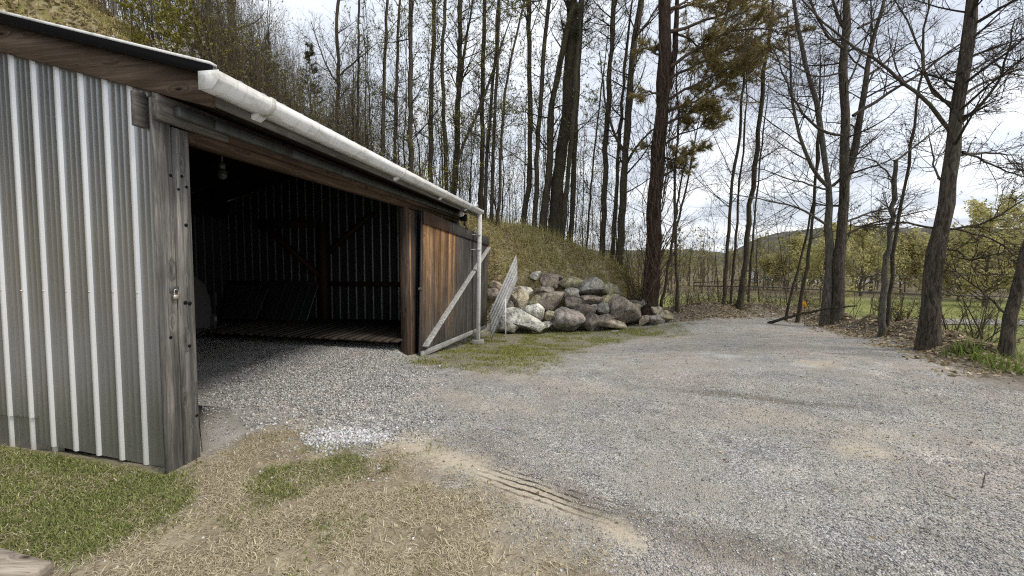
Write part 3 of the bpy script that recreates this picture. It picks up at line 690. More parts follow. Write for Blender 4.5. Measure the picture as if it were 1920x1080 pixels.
b = MB(); b.box((-.62, 2.035, 1.02), (.62, 2.06, 1.36), bev=.02)
for sx in (-1, 1): b.prism([(-.55, 1.08), (.9, 1.08), (1.6, 1.10), (1.5, 1.42), (-.35, 1.42)], 0, sx * .845, sx * .86)
b.build('window', M['glass'], car)
b = MB(); b.box((-.88, 2.03, .45), (.88, 2.14, .70), bev=.05); b.build('bumper', M['paint'], car)
for sx in (-1, 1):
    b = MB(); b.box((sx * .84 - .05, 2.05, .85), (sx * .84 + .05, 2.10, 1.12), bev=.01); b.build('tail_light', M['rubber'], car)
    for y_ in (-1.3, 1.3):
        th_ = np.linspace(0, 2 * np.pi, 25); w = MB(); w.tube([(sx * .68, y_, .32), (sx * .70, y_, .32), (sx * .86, y_, .32), (sx * .88, y_, .32)], [.27, .32, .32, .28], 24); wh = w.build('wheel', M['rubber'], car)
        w = MB(); w.tube([(sx * .875, y_, .32), (sx * .89, y_, .32)], [.2, .17], 16); w.build('hubcap', M['track'], wh)
# concrete footing under the downspout, corner slab
fb = gw(.50, dt + .02, gzd); 
b = MB(); b.box((-.17, -.13, -.08), (.17, .13, .125), bev=.012); o = b.build('concrete_block', M['concrete']); o.location = fb; o.rotation_euler = (0, 0, -TH + .25); tag(o, 'grey concrete block under the foot of the white downspout', 'concrete block')
sl = gp((372, 768), (422, 772), (462, 812), (380, 848)); szz = float(terrain(*sl.mean(0)))
b = MB(); b.prism([tuple(p) for p in sl[::-1]], 2, szz - .1, szz + .03); slab_z = szz + .03; o = b.build('concrete_slab', M['concrete']); tag(o, 'broken gravelly concrete slab edge at the foot of the corner post', 'slab')
# landscape timber in the lower left corner
b = MB(); a_ = G(-140, 1032); c_ = G(70, 1092); b.bar((a_[0], a_[1], a_[2] + .02), (c_[0], c_[1], c_[2] + .02), .14, .09, bev=.015); o = b.build('landscape_timber', M['timber']); tag(o, 'sun bleached timber edging lying on the lawn in front of the ribbed wall', 'timber')

# leaning plank panel beside the rocks
D0 = 11.4
c0 = at(921, 638, D0); c1 = at(917, 585, D0 + .25); c2 = at(967, 478, D0 + 1.5); c3 = at(971, 520, D0 + 1.25)
lp = empty('tilted_hatch', c0); tag(lp, 'silvery weathered plank panel tilted up beside the end of the sliding door', 'plank panel')
u_ = (np.array(c3) - c0 + np.array(c2) - c1) / 2; v_ = (c1 - c0 + c2 - c3) / 2; n3 = np.cross(u_, v_); n3 /= np.linalg.norm(n3)
uu = u_ / np.linalg.norm(u_); Lu = np.linalg.norm(u_); Lv = np.linalg.norm(v_)
vv_ = np.cross(n3, uu); sh = np.dot(v_, uu); Lw = np.dot(v_, vv_)
b = MB()
for k in range(5):
    a0 = k / 5; a1 = (k + 1) / 5 - .012
    w0, w1 = Lw * a0, Lw * a1; e0 = rn.uniform(-.05, .05); e1 = rn.uniform(-.06, .06); q_ = rn.uniform(.8, 1.15)
    pts = [(sh * a0 + e0, w0), (Lu + sh * a0 + e1, w0), (Lu + sh * a1 + e1, w1), (sh * a1 + e0, w1)]
    V_ = [uu * p + vv_ * w + n3 * z_ for z_ in (-.012 - .004 * (k % 2), .012 + .004 * (k % 2)) for p, w in pts]
    b.add(V_, [[3, 2, 1, 0], [4, 5, 6, 7], [0, 1, 5, 4], [1, 2, 6, 5], [2, 3, 7, 6], [3, 0, 4, 7]], 0, (q_, q_, q_, 1))
b.build('planks', M['greyplank'], lp)
b = MB()
for f_ in (.15, .8): b.bar(uu * Lu * f_ - n3 * .03, uu * (Lu * f_ + sh) + vv_ * Lw - n3 * .03, .07, .03, up=tuple(n3))
b.build('batten', M['greyplank'], lp)
p_ = at(948, 627, D0 + .15); gz = float(terrain(p_[0], p_[1])); b = MB(); b.bar((p_[0], p_[1], gz - .05), tuple(at(948, 560, D0 + .3)), .035, .035); o = b.build('prop_stake', M['white']); tag(o, 'thin white stake propping the tilted plank panel', 'stake')

# ------------------------------------------------------------------ boulders of the retaining wall
def icos(sub_):
    bm = bmesh.new(); bmesh.ops.create_icosphere(bm, subdivisions=sub_, radius=1); bm.verts.ensure_lookup_table()
    V_ = np.array([v.co[:] for v in bm.verts]); F_ = np.array([[v.index for v in f.verts] for f in bm.faces]); bm.free(); return V_, F_
ICO = icos(4)
def rockshape(seed, ang):
    r = np.random.default_rng(seed); v = ICO[0].copy()
    for k in range(int(9 + ang * 12)):
        n_ = r.normal(size=3); n_ /= np.linalg.norm(n_); d = r.uniform(.44, .8) if ang > .25 else r.uniform(.6, .9)
        e_ = v @ n_ - d; v -= np.where(e_ > 0, e_, 0)[:, None] * n_[None] * .92
    for fq, am in ((1.7, .10), (3.6, .05), (8, .022), (18, .010)):
        ph = r.uniform(0, 6, (3, 3)); w = r.normal(size=(3, 3)) * fq
        nz = sum(np.sin(v @ w[k] + ph[k, 0] + 1.5 * np.sin(v @ w[(k + 1) % 3] * 1.3 + ph[k, 1])) for k in range(3)) / 3
        v *= (1 + am * nz)[:, None]
    return v
TONES = dict(tan=(0.494, 0.437, 0.333), grey=(0.391, 0.380, 0.345), brown=(0.333, 0.287, 0.241), dark=(0.230, 0.201, 0.178), white=(0.800, 0.793, 0.724), pale=(0.621, 0.621, 0.564), olive=(0.380, 0.356, 0.241), purple=(0.37, 0.335, 0.305), yellow=(0.494, 0.460, 0.276))
def rock(zx, zy, w, h, tilt, tone, ang, label, seed):
    px, py = 900 + zx / 4.923, 463 + zy / 4.923; wp, hp = w / 4.923, h / 4.923
    D = 12.75 + 1.9 * (800 - zy) / 500 + .5 * zx / 1800
    c = at(px, py, D); sx = wp / F * D / 2 * 1.22; sz = hp / F * D / 2 * 1.24; sy = (sx * .55 + sz * .5)
    v = rockshape(seed, ang); v = v / np.abs(v).max(0)
    v = v * np.array([sx, sy, sz]); a = R(-tilt); x = v[:, 0] * math.cos(a) - v[:, 2] * math.sin(a); z = v[:, 0] * math.sin(a) + v[:, 2] * math.cos(a)
    v = np.stack([x, v[:, 1], z], 1); c[1] += sy * .55
    o = link('boulder', mesh_np('boulder', v, [(ICO[1], 0)], [M['rock']], False, {'tone': np.tile([*TONES[tone], 1], (len(v), 1))})); o.location = c
    tag(o, label, 'boulder', 'boulders of the dry stone bank')
RK = [
 (145, 355, 140, 95, 0, 'tan', .4, 'small tan boulder high beside the door end, behind the tilted plank panel'),
 (120, 435, 120, 110, 0, 'brown', .2, 'brown boulder showing between the sliding door end and the plank panel'),
 (272, 548, 90, 80, 10, 'dark', .2, 'small dark rock tucked right behind the plank panel edge'),
 (368, 503, 165, 215, -28, 'tan', .15, 'smooth egg shaped tan boulder leaning just right of the plank panel'),
 (430, 415, 170, 105, 8, 'pale', .4, 'flat pale boulder resting above the egg shaped tan one'),
 (515, 512, 125, 105, 10, 'olive', .3, 'small olive brown boulder between the egg shaped one and the big brown one'),
 (615, 402, 170, 60, 6, 'brown', .6, 'thin earthy slab lying on top of the big split brown boulder'),
 (640, 495, 240, 200, 12, 'brown', .55, 'big split brown boulder with a cleft face above the white block'),
 (528, 622, 250, 165, -12, 'white', .85, 'angular white block with sharp broken edges'),
 (370, 690, 380, 175, 22, 'pale', .75, 'largest pale grey slab sloping to the grass at the left foot'),
 (255, 745, 210, 140, 12, 'grey', .8, 'cracked grey slab low in front of the largest pale slab'),
 (612, 722, 112, 55, 0, 'grey', .4, 'little flat grey stone wedged left of the round white streaked boulder'),
 (810, 682, 290, 195, -4, 'purple', .12, 'big round brown grey boulder with a white vertical streak'),
 (655, 640, 100, 110, 0, 'olive', .4, 'narrow olive stone upright behind the angular white block'),
 (662, 272, 195, 85, 4, 'dark', .3, 'dark arched boulder at the very top of the pile'),
 (648, 322, 165, 110, 6, 'brown', .3, 'speckled brown boulder under the dark arched top one'),
 (875, 335, 250, 115, 8, 'olive', .5, 'wide mossy olive slab at the top beside the dark arched boulder'),
 (1040, 375, 330, 140, -14, 'grey', .6, 'long grey slab rising to the right along the top edge'),
 (838, 432, 155, 95, 12, 'grey', .5, 'grey wedge shaped boulder left of the long rising slab'),
 (1200, 395, 190, 130, 15, 'olive', .5, 'earth covered olive slab at the upper right end of the long rising slab'),
 (1030, 490, 220, 110, 8, 'brown', .5, 'flat brown boulder lying under the long rising slab'),
 (1215, 480, 170, 100, 0, 'yellow', .3, 'yellowish lichen covered boulder above the largest round one'),
 (848, 535, 210, 120, 6, 'dark', .3, 'dark brown humped boulder in the middle, above the white streaked one'),
 (978, 582, 240, 120, 14, 'dark', .4, 'dark rough boulder resting on the right shoulder of the white streaked one'),
 (1055, 560, 90, 55, 12, 'purple', .3, 'tiny purplish rock beside the green grey round one'),
 (1150, 572, 130, 100, 12, 'grey', .15, 'green grey rounded boulder left of the largest round one'),
 (1045, 702, 195, 150, 20, 'dark', .3, 'dark rounded boulder at ground level right of the white streaked one'),
 (1170, 668, 170, 75, 4, 'dark', .6, 'thin dark slab wedged under the green grey rounded boulder'),
 (1348, 605, 310, 225, 24, 'brown', .2, 'largest round grey brown boulder at the right of the bank'),
 (1275, 728, 300, 85, 5, 'tan', .6, 'flat tan slab sunk in the grass below the largest round boulder'),
 (1270, 797, 95, 36, 3, 'pale', .4, 'small pale stone almost buried in the grass in front'),
 (1445, 555, 140, 90, 15, 'olive', .4, 'olive boulder peeping over the right shoulder of the largest round one'),
 (1570, 530, 160, 85, 8, 'grey', .5, 'grey tan boulder at the upper right end of the bank'),
 (1455, 510, 95, 42, 10, 'dark', .5, 'small dark stone on the upper right rim near the pine foot'),
 (1648, 603, 160, 85, 14, 'tan', .5, 'tan slab behind the mottled boulder at the right end'),
 (1635, 690, 200, 115, 15, 'purple', .4, 'mottled purplish boulder at the right end by the driveway'),
 (1715, 645, 160, 105, 25, 'olive', .5, 'sloping olive slab last at the right end of the bank'),
 (1700, 757, 75, 42, 0, 'pale', .3, 'small pale stone at the driveway edge below the mottled boulder'),
 (1518, 682, 100, 115, 20, 'tan', .4, 'upright tan stone between the largest round and the mottled boulder'),
 (508, 262, 100, 70, 0, 'pale', .6, 'pale stone alone in the leaf litter left of the dark arched top one'),
]
for i, rk in enumerate(RK): rock(*rk, 100 + i)

# ------------------------------------------------------------------ trees
rg = np.random.default_rng(7)
def resample(P, n, jit=0.0):
    P = np.asarray(P, float); d = np.concatenate([[0], np.cumsum(np.linalg.norm(np.diff(P, axis=0), axis=1))])
    # smooth by fitting a fine linear path then averaging
    u = np.linspace(0, d[-1], n * 6); Q_ = np.stack([np.interp(u, d, P[:, k]) for k in range(3)], 1)
    k = 7; pad = np.concatenate([np.repeat(Q_[:1], k, 0), Q_, np.repeat(Q_[-1:], k, 0)]); ker = np.ones(2 * k + 1) / (2 * k + 1)
    Q2 = np.stack([np.convolve(pad[:, j], ker, 'valid') for j in range(3)], 1); Q2[0] = Q_[0]; Q2[-1] = Q_[-1]
    R_ = Q2[np.linspace(0, len(Q2) - 1, n).astype(int)]
    if jit: R_[1:-1] += rg.normal(size=(n - 2, 3)) * jit
    return R_
def kids(P, Rr, n, t0, t1, lf, ang, npt, up=.05, wig=.12, rf=.5, rmin=.004, lmin=.05, bias=None, flat=1.0, lens=None):
    """children of a batch of branches"""
    M_, m, _ = P.shape; idx = np.repeat(np.arange(M_), n); K = len(idx)
    if K == 0: return np.zeros((0, npt, 3)), np.zeros((0, npt))
    t = rg.uniform(t0, t1, K) * (m - 1); i = np.clip(t.astype(int), 0, m - 2); f = (t - i)[:, None]
    p = P[idx, i] * (1 - f) + P[idx, i + 1] * f; pd = P[idx, i + 1] - P[idx, i]; pd /= np.linalg.norm(pd, axis=1, keepdims=True) + 1e-9
    r0 = (Rr[idx, i] * (1 - f[:, 0]) + Rr[idx, i + 1] * f[:, 0])
    pl = np.linalg.norm(P[:, -1] - P[:, 0], axis=1)[idx] if lens is None else np.full(K, lens)
    q = rg.normal(size=(K, 3)); q[:, 2] *= flat
    if bias is not None: q += np.asarray(bias)[None]
    q -= (q * pd).sum(1, keepdims=True) * pd; q /= np.linalg.norm(q, axis=1, keepdims=True) + 1e-9
    a = np.radians(rg.uniform(ang[0], ang[1], K))[:, None]; d = np.cos(a) * pd + np.sin(a) * q
    Ln = np.maximum(pl * rg.uniform(lf[0], lf[1], K) * (1.15 - .55 * t / (m - 1)), lmin)
    out = np.zeros((K, npt, 3)); out[:, 0] = p; st = (Ln / (npt - 1))[:, None]
    for k in range(1, npt):
        d = d + rg.normal(size=(K, 3)) * wig + np.array([0, 0, up]); d /= np.linalg.norm(d, axis=1, keepdims=True)
        out[:, k] = out[:, k - 1] + d * st
    rs = np.maximum(np.minimum(r0 * rf * rg.uniform(.7, 1.1, K), r0 * .85), rmin)
    ro = rs[:, None] * np.linspace(1, .22, npt)[None]; ro = np.maximum(ro, rmin * .55)
    return out, ro
def leafquads(pts, size, asp=.55, flatten=0.0, cup=0.0):
    n = len(pts)
    if n == 0: return np.zeros((0, 3)), np.zeros((0, 4), int), np.zeros((0, 4))
    a = rg.normal(size=(n, 3)); a[:, 2] *= (1 - flatten); a /= np.linalg.norm(a, axis=1, keepdims=True) + 1e-9
    b_ = rg.normal(size=(n, 3)); b_[:, 2] *= (1 - flatten); b_ -= (b_ * a).sum(1, keepdims=True) * a; b_ /= np.linalg.norm(b_, axis=1, keepdims=True) + 1e-9
    s = size * rg.uniform(.6, 1.4, n)[:, None]
    V_ = np.stack([pts - a * s, pts + b_ * s * asp, pts + a * s, pts - b_ * s * asp], 1).reshape(-1, 3)
    tone = np.repeat(rg.uniform(0, 1, n), 4)
    return V_, np.arange(4 * n).reshape(n, 4), np.stack([tone] * 3 + [np.ones(4 * n)], 1)
def along(P, n, t0=.3):
    M_, m, _ = P.shape
    if M_ == 0: return np.zeros((0, 3))
    idx = rg.integers(0, M_, n); t = rg.uniform(t0, 1, n) * (m - 1); i = np.clip(t.astype(int), 0, m - 2); f = (t - i)[:, None]
    return P[idx, i] * (1 - f) + P[idx, i + 1] * f
def needles(P, n, ln, wd, t0=.25):
    """thin triangles standing off the twigs"""
    M_, m, _ = P.shape; idx = rg.integers(0, M_, n); t = rg.uniform(t0, 1, n) * (m - 1); i = np.clip(t.astype(int), 0, m - 2); f = (t - i)[:, None]
    p = P[idx, i] * (1 - f) + P[idx, i + 1] * f; d = P[idx, i + 1] - P[idx, i]; d /= np.linalg.norm(d, axis=1, keepdims=True) + 1e-9
    d = d * .6 + rg.normal(size=(n, 3)) * .55 + np.array([0, 0, .15]); d /= np.linalg.norm(d, axis=1, keepdims=True)
    w = np.cross(d, rg.normal(size=(n, 3))); w /= np.linalg.norm(w, axis=1, keepdims=True) + 1e-9
    l = ln * rg.uniform(.6, 1.3, n)[:, None]
    V_ = np.stack([p - w * wd, p + w * wd, p + d * l], 1).reshape(-1, 3); tone = np.repeat(rg.uniform(0, 1, n), 3)
    return V_, np.arange(3 * n).reshape(n, 3), np.stack([tone] * 3 + [np.ones(3 * n)], 1)
def assemble(name, parts, leaf, mats, parent, loc, k=5):
    """parts: list of (P, R, sides, mat index); leaf: list of (V, F, tone, mat index)"""
    Vs, Fs, T, n = [], [], [], 0
    for P, Rr, kk, mi in parts:
        if len(P) == 0: continue
        v, q_ = tubes(P - loc, Rr, kk); Vs.append(v); Fs.append((q_ + n, mi)); n += len(v); T.append(np.tile([.5, .5, .5, 1], (len(v), 1)))
    for v, f, t, mi in leaf:
        if len(v) == 0: continue
        Vs.append(v - loc); Fs.append((f + n, mi)); n += len(v); T.append(t)
    me = mesh_np(name, np.concatenate(Vs), Fs, mats, True, {'tone': np.concatenate(T)})
    o = link(name, me, parent); return o
def path_px(pts, D, dj=0.0):
    D = np.broadcast_to(np.asarray(D, float), (len(pts),)); return np.array([at(p[0], p[1], d) for p, d in zip(pts, D)])
def tree(name, label, pts, D, wpx, wtop=None, limbs=(), up_ext=3.0, n1=16, n2=7, n3=5, t1=(.35, 1.0), bl=(.12, .28), ang=(35, 75), leaf=0, leafm='bud', leafsz=.035,
         barkm='bark', twigm='twig', group=None, needle=0, needlem='needle', bias=None, ground=True, twmin=.005, n0=20, npx=False, cat='tree', up=.06, blen=None, flat=1.0, l2=(.3, .6), l3=(.3, .6), nl=.14):
    P = path_px(pts, D); D0_ = P[0][1]
    x, y = P[0][0], P[0][1]; gz_ = float(terrain(x, y))
    if ground:
        d = P[1] - P[0]; d /= np.linalg.norm(d)
        if P[0][2] > gz_ + .05:
            k = (P[0][2] - gz_) / max(d[2], .3); x2, y2 = P[0][0] - d[0] * k, P[0][1] - d[1] * k
            P = np.vstack([[x2, y2, float(terrain(x2, y2)) - .12], P])
        else: P[0][2] = min(P[0][2], gz_ - .08)
    e_ = P[-1] - P[-2]; e_ /= np.linalg.norm(e_)
    if up_ext > 0: P = np.vstack([P, P[-1] + e_ * up_ext])
    off = math.sqrt(1 + ((pts[0][0] - 960) / F) ** 2); wpx = wpx / off; wtop = wtop / off if wtop else wtop
    r0 = wpx / F * D0_ / 2; r1 = (wtop if wtop is not None else wpx * .6) / F * D0_ / 2
    T = resample(P, n0, r0 * .12 if wpx > 14 else max(r0 * .2, .02))
    zt = np.linspace(0, 1, n0); rr = r0 + (r1 - r0) * zt ** .9; rr = rr * (1 + (.42 if wpx > 12 else .2) * np.exp(-zt * 26))
    if up_ext > 0: rr *= np.where(zt > .8, 1 - (zt - .8) * 2.6, 1)
    rr *= 1 + .07 * rg.normal(size=n0)
    root = empty(name, (T[0][0], T[0][1], gz_)); tag(root, label, cat, group); loc = np.array([T[0][0], T[0][1], gz_])
    L1p, L1r = [], []; thick = [(T[None], rr[None], 12 if wpx > 12 else 8, 0)]
    src = [(T[None], rr[None])]
    for lp_ in limbs:
        w_ = lp_[0]; dd_ = lp_[1] if isinstance(lp_[1], (int, float)) else 0.0; pp = lp_[2]
        Q_ = np.array([at(p[0], p[1], D0_ + dd_ * i / (len(pp) - 1)) for i, p in enumerate(pp)])
        j = np.argmin(np.linalg.norm(T - Q_[0], axis=1)); Q_[0] = Q_[0] * .4 + T[j] * .6
        ext = Q_[-1] - Q_[-2]; Q_ = np.vstack([Q_, Q_[-1] + ext / np.linalg.norm(ext) * .6])
        Lp = resample(Q_, 12, .012); lr = np.linspace(w_ / off / F * D0_ / 2, max(w_ * .3 / off / F * D0_ / 2, .006), 12)
        thick.append((Lp[None], lr[None], 8, 0)); src.append((Lp[None], lr[None]))
    assemble('trunk', thick, [], [M[barkm]], root, loc)
    br = []; lf_src = []
    h_ = np.linalg.norm(T[-1] - T[0])
    a1 = kids(T[None], rr[None], n1, t1[0], t1[1], bl, ang, 9, up, .075, .28, twmin * 1.3, .3, bias, flat, lens=blen or h_)
    b1 = [a1] + [kids(s_[0], s_[1], 5, .25, 1, (.35, .7), (30, 70), 8, up, .08, .42, twmin * 1.3, .3) for s_ in src[1:]]
    P1_ = [x_[0] for x_ in b1]; 
    for Pb, Rb in b1: br.append((Pb, Rb, 5, 0))
    P2s = []
    for Pb, Rb in b1 + [s_ for s_ in src[1:]]:
        if n2 == 0 or len(Pb) == 0: continue
        npt = 6
        c2 = kids(Pb, Rb, n2, .15, 1, l2, (25, 65), npt, up * .7, .10, .5, twmin * .9, .12); br.append((*c2, 4, 0)); P2s.append(c2)
    P3s = []
    for Pb, Rb in P2s:
        if n3 == 0: continue
        c3 = kids(Pb, Rb, n3, .15, 1, l3, (25, 65), 4, up * .4, .11, .55, twmin * .7, .08); br.append((*c3, 3, 0)); P3s.append(c3)
    lv = []
    last = P3s or P2s or b1; LP = {}
    if leaf:
        wts = [len(p[0]) for p in last]; tot = sum(wts)
        for (Pb, Rb), w_ in zip(last, wts):
            if w_: lv.append((*leafquads(along(Pb, int(leaf * w_ / tot), .2), leafsz), 1))
    if needle:
        wts = [len(p[0]) for p in last]; tot = sum(wts)
        for (Pb, Rb), w_ in zip(last, wts):
            if w_: lv.append((*needles(Pb, int(needle * w_ / tot), nl, .008), 1))
    assemble('crown', br, lv, [M[twigm], M[needlem if needle else leafm]], root, loc)
    return root
RG = 'trees standing in the grove'
# --- right side, along the edge of the lot
DB = G(1740, 652)[1]
tree('maple_tree', 'thickest rough barked maple on the right, with lilies at its foot', [(1740, 655), (1749, 531), (1756, 478), (1765, 408), (1781, 338), (1787, 252), (1795, 195), (1809, 135), (1821, 72), (1823, 0)], DB, 42, 18, [
    (10, -.6, [(1776, 261), (1755, 214), (1740, 189), (1708, 164), (1683, 151), (1658, 123), (1636, 107), (1592, 82), (1554, 57), (1530, 30)]),
    (8, .8, [(1812, 173), (1834, 157), (1869, 145), (1919, 126), (1960, 110)]), (8, -.5, [(1803, 230), (1828, 205), (1853, 179), (1875, 151), (1885, 110)]),
    (9, .3, [(1796, 299), (1821, 288), (1845, 286), (1872, 288)]), (6, .3, [(1830, 289), (1853, 305), (1881, 321), (1916, 331)]),
    (9, -.8, [(1832, 47), (1859, 25), (1900, 0), (1940, -25)]), (7, .5, [(1818, 135), (1859, 110), (1919, 72)]),
    (7, .6, [(1767, 429), (1731, 426), (1696, 415), (1668, 418)]), (7, -.4, [(1777, 429), (1823, 427), (1847, 418), (1883, 397)]), (6, .4, [(1823, 429), (1862, 447), (1893, 471), (1918, 492)]),
    (6, .8, [(1767, 345), (1755, 330), (1750, 300), (1745, 270)]), (8, .5, [(1790, 210), (1760, 190), (1735, 150), (1728, 110), (1715, 60), (1690, 20)]), (6, -.5, [(1775, 455), (1800, 470), (1815, 490), (1830, 486)])],
    2.5, 22, 9, 7, (.30, 1), (.10, .22), (55, 85), barkm='barkbrown', leaf=1600, leafm='brownleaf', leafsz=.02, up=.02)
DT = G(1566, 607)[1] + .15
tree('maple_tree', 'dark maple forking into two tall stems behind the paler grey trunk', [(1566, 609), (1573, 496), (1580, 425), (1586, 350), (1582, 320), (1584, 252), (1585, 157), (1581, 110), (1584, 63), (1581, 30), (1585, 0)], DT, 26, 12, [
    (17, .4, [(1586, 352), (1593, 330), (1604, 271), (1617, 189), (1629, 116), (1636, 72), (1651, 19), (1662, -20)]),
    (8, -.8, [(1620, 220), (1651, 186), (1677, 164), (1711, 151), (1752, 116), (1796, 85), (1821, 69)]),
    (7, -.6, [(1584, 250), (1544, 249), (1516, 227), (1491, 195), (1478, 164), (1465, 130)]), (7, -.5, [(1581, 94), (1554, 72), (1532, 35), (1519, 0)]),
    (9, .3, [(1582, 63), (1571, 31), (1560, 0)]), (5, .4, [(1590, 160), (1606, 120), (1625, 70), (1640, 20)]), (5, -.4, [(1583, 140), (1550, 143), (1520, 143), (1500, 130)]),
    (6, .5, [(1582, 428), (1600, 412), (1640, 395), (1668, 392)]), (6, -.5, [(1576, 435), (1610, 428), (1645, 415), (1690, 405)]), (6, .3, [(1640, 60), (1665, 25), (1685, -10)])],
    2.5, 20, 9, 6, (.30, 1), (.10, .2), (50, 85), barkm='barkbrown', leaf=900, leafm='brownleaf', leafsz=.025, up=.05)
tree('maple_tree', 'pale grey smooth trunk with a curving fork left of the dark twin stemmed maple', [(1548, 611), (1555, 489), (1555, 436), (1555, 375), (1556, 352), (1551, 337), (1541, 274), (1538, 220), (1519, 151), (1503, 94), (1494, 31), (1488, 0)], G(1548, 609)[1], 19, 5, [
    (9, -.5, [(1555, 356), (1534, 338), (1510, 290), (1494, 242), (1486, 195), (1481, 110), (1478, 60)]), (7, .3, [(1556, 354), (1568, 345), (1580, 330), (1592, 300), (1600, 260)]),
    (6, -.6, [(1553, 425), (1520, 400), (1480, 385), (1440, 375), (1400, 368)]), (5, -.4, [(1555, 365), (1520, 348), (1480, 335), (1440, 322)])],
    2.0, 14, 9, 6, (.34, 1), (.12, .26), barkm='barkgrey', leaf=300, leafm='brownleaf', leafsz=.02)
tree('grey_barked_tree', 'straight grey trunk with a snapped top between the twin maple and the thickest maple', [(1652, 632), (1661, 496), (1672, 408), (1677, 325), (1680, 300)], G(1652, 630)[1], 16, 9, [(6, .3, [(1680, 302), (1692, 296), (1717, 274), (1733, 261), (1760, 240)]), (4, -.2, [(1676, 330), (1640, 300), (1610, 296)])], 0, 8, 7, 5, (.45, .98), (.12, .3), barkm='barkgrey', up=.02)
tree('slender_tree', 'slender dark stem crossing close behind the snapped grey trunk', [(1662, 612), (1672, 496), (1686, 415), (1701, 327), (1711, 252), (1721, 189), (1730, 100)], G(1660, 622)[1] + .4, 9, 4, [], 2.0, 13, 7, 5, (.35, 1), (.12, .3))
tree('leaning_tree', 'rightmost trunk, brown and leaning hard to the right out of view', [(1884, 672), (1900, 573), (1920, 496), (1950, 390), (1985, 260), (2010, 100)], G(1885, 668)[1], 30, 20, [(7, .2, [(1895, 610), (1860, 560), (1820, 530)]), (5, .3, [(1880, 655), (1905, 640), (1930, 625)])], 2, 12, 6, 4, (.3, 1), (.12, .25), barkm='barkbrown')
for lbl, p_, w_, dd in (('thin bent stem left of the orange marker', [(1476, 588), (1496, 506), (1513, 433), (1526, 373), (1535, 300), (1540, 220)], 6, 1.0), ('thin upright stem just right of the bent one by the orange marker', [(1500, 570), (1506, 540), (1522, 436), (1527, 366), (1533, 280), (1536, 180)], 8, .6),
                  ('dark slim tree in the gap left of the grey fork, straightest of three', [(1386, 588), (1402, 437), (1411, 343), (1421, 280), (1425, 222), (1428, 153), (1440, 90), (1448, 20)], 12, .4), ('slim stem close left of the straightest dark tree in the gap', [(1367, 590), (1381, 437), (1384, 359), (1394, 286), (1398, 200)], 6, .9),
                  ('slim dark tree farthest left in the open gap', [(1355, 582), (1364, 485), (1367, 406), (1373, 343), (1383, 286), (1392, 200), (1396, 100)], 8, .2), ('thin pole stem hidden close behind the straightest dark tree in the gap', [(1402, 572), (1413, 421), (1421, 343), (1432, 240)], 5, 1.4)):
    tree('slender_tree', lbl, p_, G(p_[0][0], min(p_[0][1], 598))[1] + dd if p_[0][0] < 1470 else 12.2 + dd, w_, w_ * .45, [], 2.0, 16, 8, 5, (.3, 1), (.14, .32), (35, 70), leaf=200, leafm='brownleaf', leafsz=.02)
# --- pine and its neighbours
tree('white_pine', 'big pine with olive brown needles and thin vines at the end of the bank', [(1218, 556), (1224, 470), (1229, 374), (1239, 250), (1244, 111), (1247, 28), (1249, -40)], 14.3, 30, 20, [(16, .5, [(1250, 190), (1262, 120), (1269, 28), (1272, -60)])], 3, 0, 0, 0, barkm='barkpine', twigm='twigred')
def pine_branches(rootname, T_px, D, specs, lbl=None):
    root = [o for o in COL.objects if o.name == rootname][0]; loc = np.array(root.location)
    br, lv = [], []
    for (w_, dd, pts, nn_, tw) in specs:
        Q_ = np.array([at(p[0], p[1], D + dd * i / (len(pts) - 1)) for i, p in enumerate(pts)])
        Lp = resample(Q_, 12, .03); lr = np.linspace(w_ / F * D / 2, .008, 12); br.append((Lp[None], lr[None], 6, 0))
        c2 = kids(Lp[None], lr[None], tw, .25, 1, (.22, .5), (25, 75), 6, .05, .10, .5, .006, .25, None, .45)
        c3 = kids(*c2, 7, .15, 1, (.3, .7), (25, 60), 4, .05, .12, .6, .005, .18, None, .5)
        br += [(*c2, 4, 0), (*c3, 3, 0)]; 
        lv.append((*needles(c3[0], int(nn_ * 2.3), .16, .009, .1), 1)); lv.append((*needles(c2[0], nn_, .15, .009, .3), 1))
    return root, loc, br, lv
sp = [(7, 1.0, [(1250, 60), (1320, 40), (1390, 10), (1430, -20)], 2600, 22), (7, -1.2, [(1249, 130), (1310, 90), (1370, 55), (1440, 50), (1490, 68)], 3600, 26), (6, .6, [(1248, 150), (1310, 120), (1380, 85), (1420, 90)], 3000, 24),
      (6, -.8, [(1244, 190), (1300, 160), (1360, 130), (1405, 118)], 3000, 24), (6, 1.0, [(1243, 215), (1300, 190), (1350, 160), (1400, 150)], 2600, 22), (6, -.6, [(1242, 235), (1290, 215), (1330, 200), (1355, 200)], 2200, 20),
      (5, .5, [(1240, 275), (1280, 250), (1320, 240), (1345, 225)], 1600, 18), (5, -.5, [(1239, 300), (1275, 295), (1300, 285), (1320, 275)], 900, 12), (5, .5, [(1237, 330), (1262, 320), (1285, 312), (1300, 300)], 700, 10),
      (6, 1.5, [(1249, 30), (1300, -10), (1360, -60)], 2000, 18), (6, -1.5, [(1249, 20), (1310, 5), (1380, -20), (1420, -50)], 2400, 18), (5, .8, [(1244, 110), (1215, 90), (1190, 100)], 600, 10), (5, -.5, [(1240, 180), (1215, 170), (1195, 180)], 350, 8), (4, .4, [(1236, 270), (1210, 275), (1195, 285)], 250, 6), (5, 1.8, [(1247, 60), (1290, 70), (1330, 100), (1370, 120)], 2400, 18)]
rt, loc, br, lv = pine_branches('white_pine', None, 14.3, sp)
old = [c for c in rt.children if c.name.startswith('crown')]
for c in old: bpy.data.objects.remove(c)
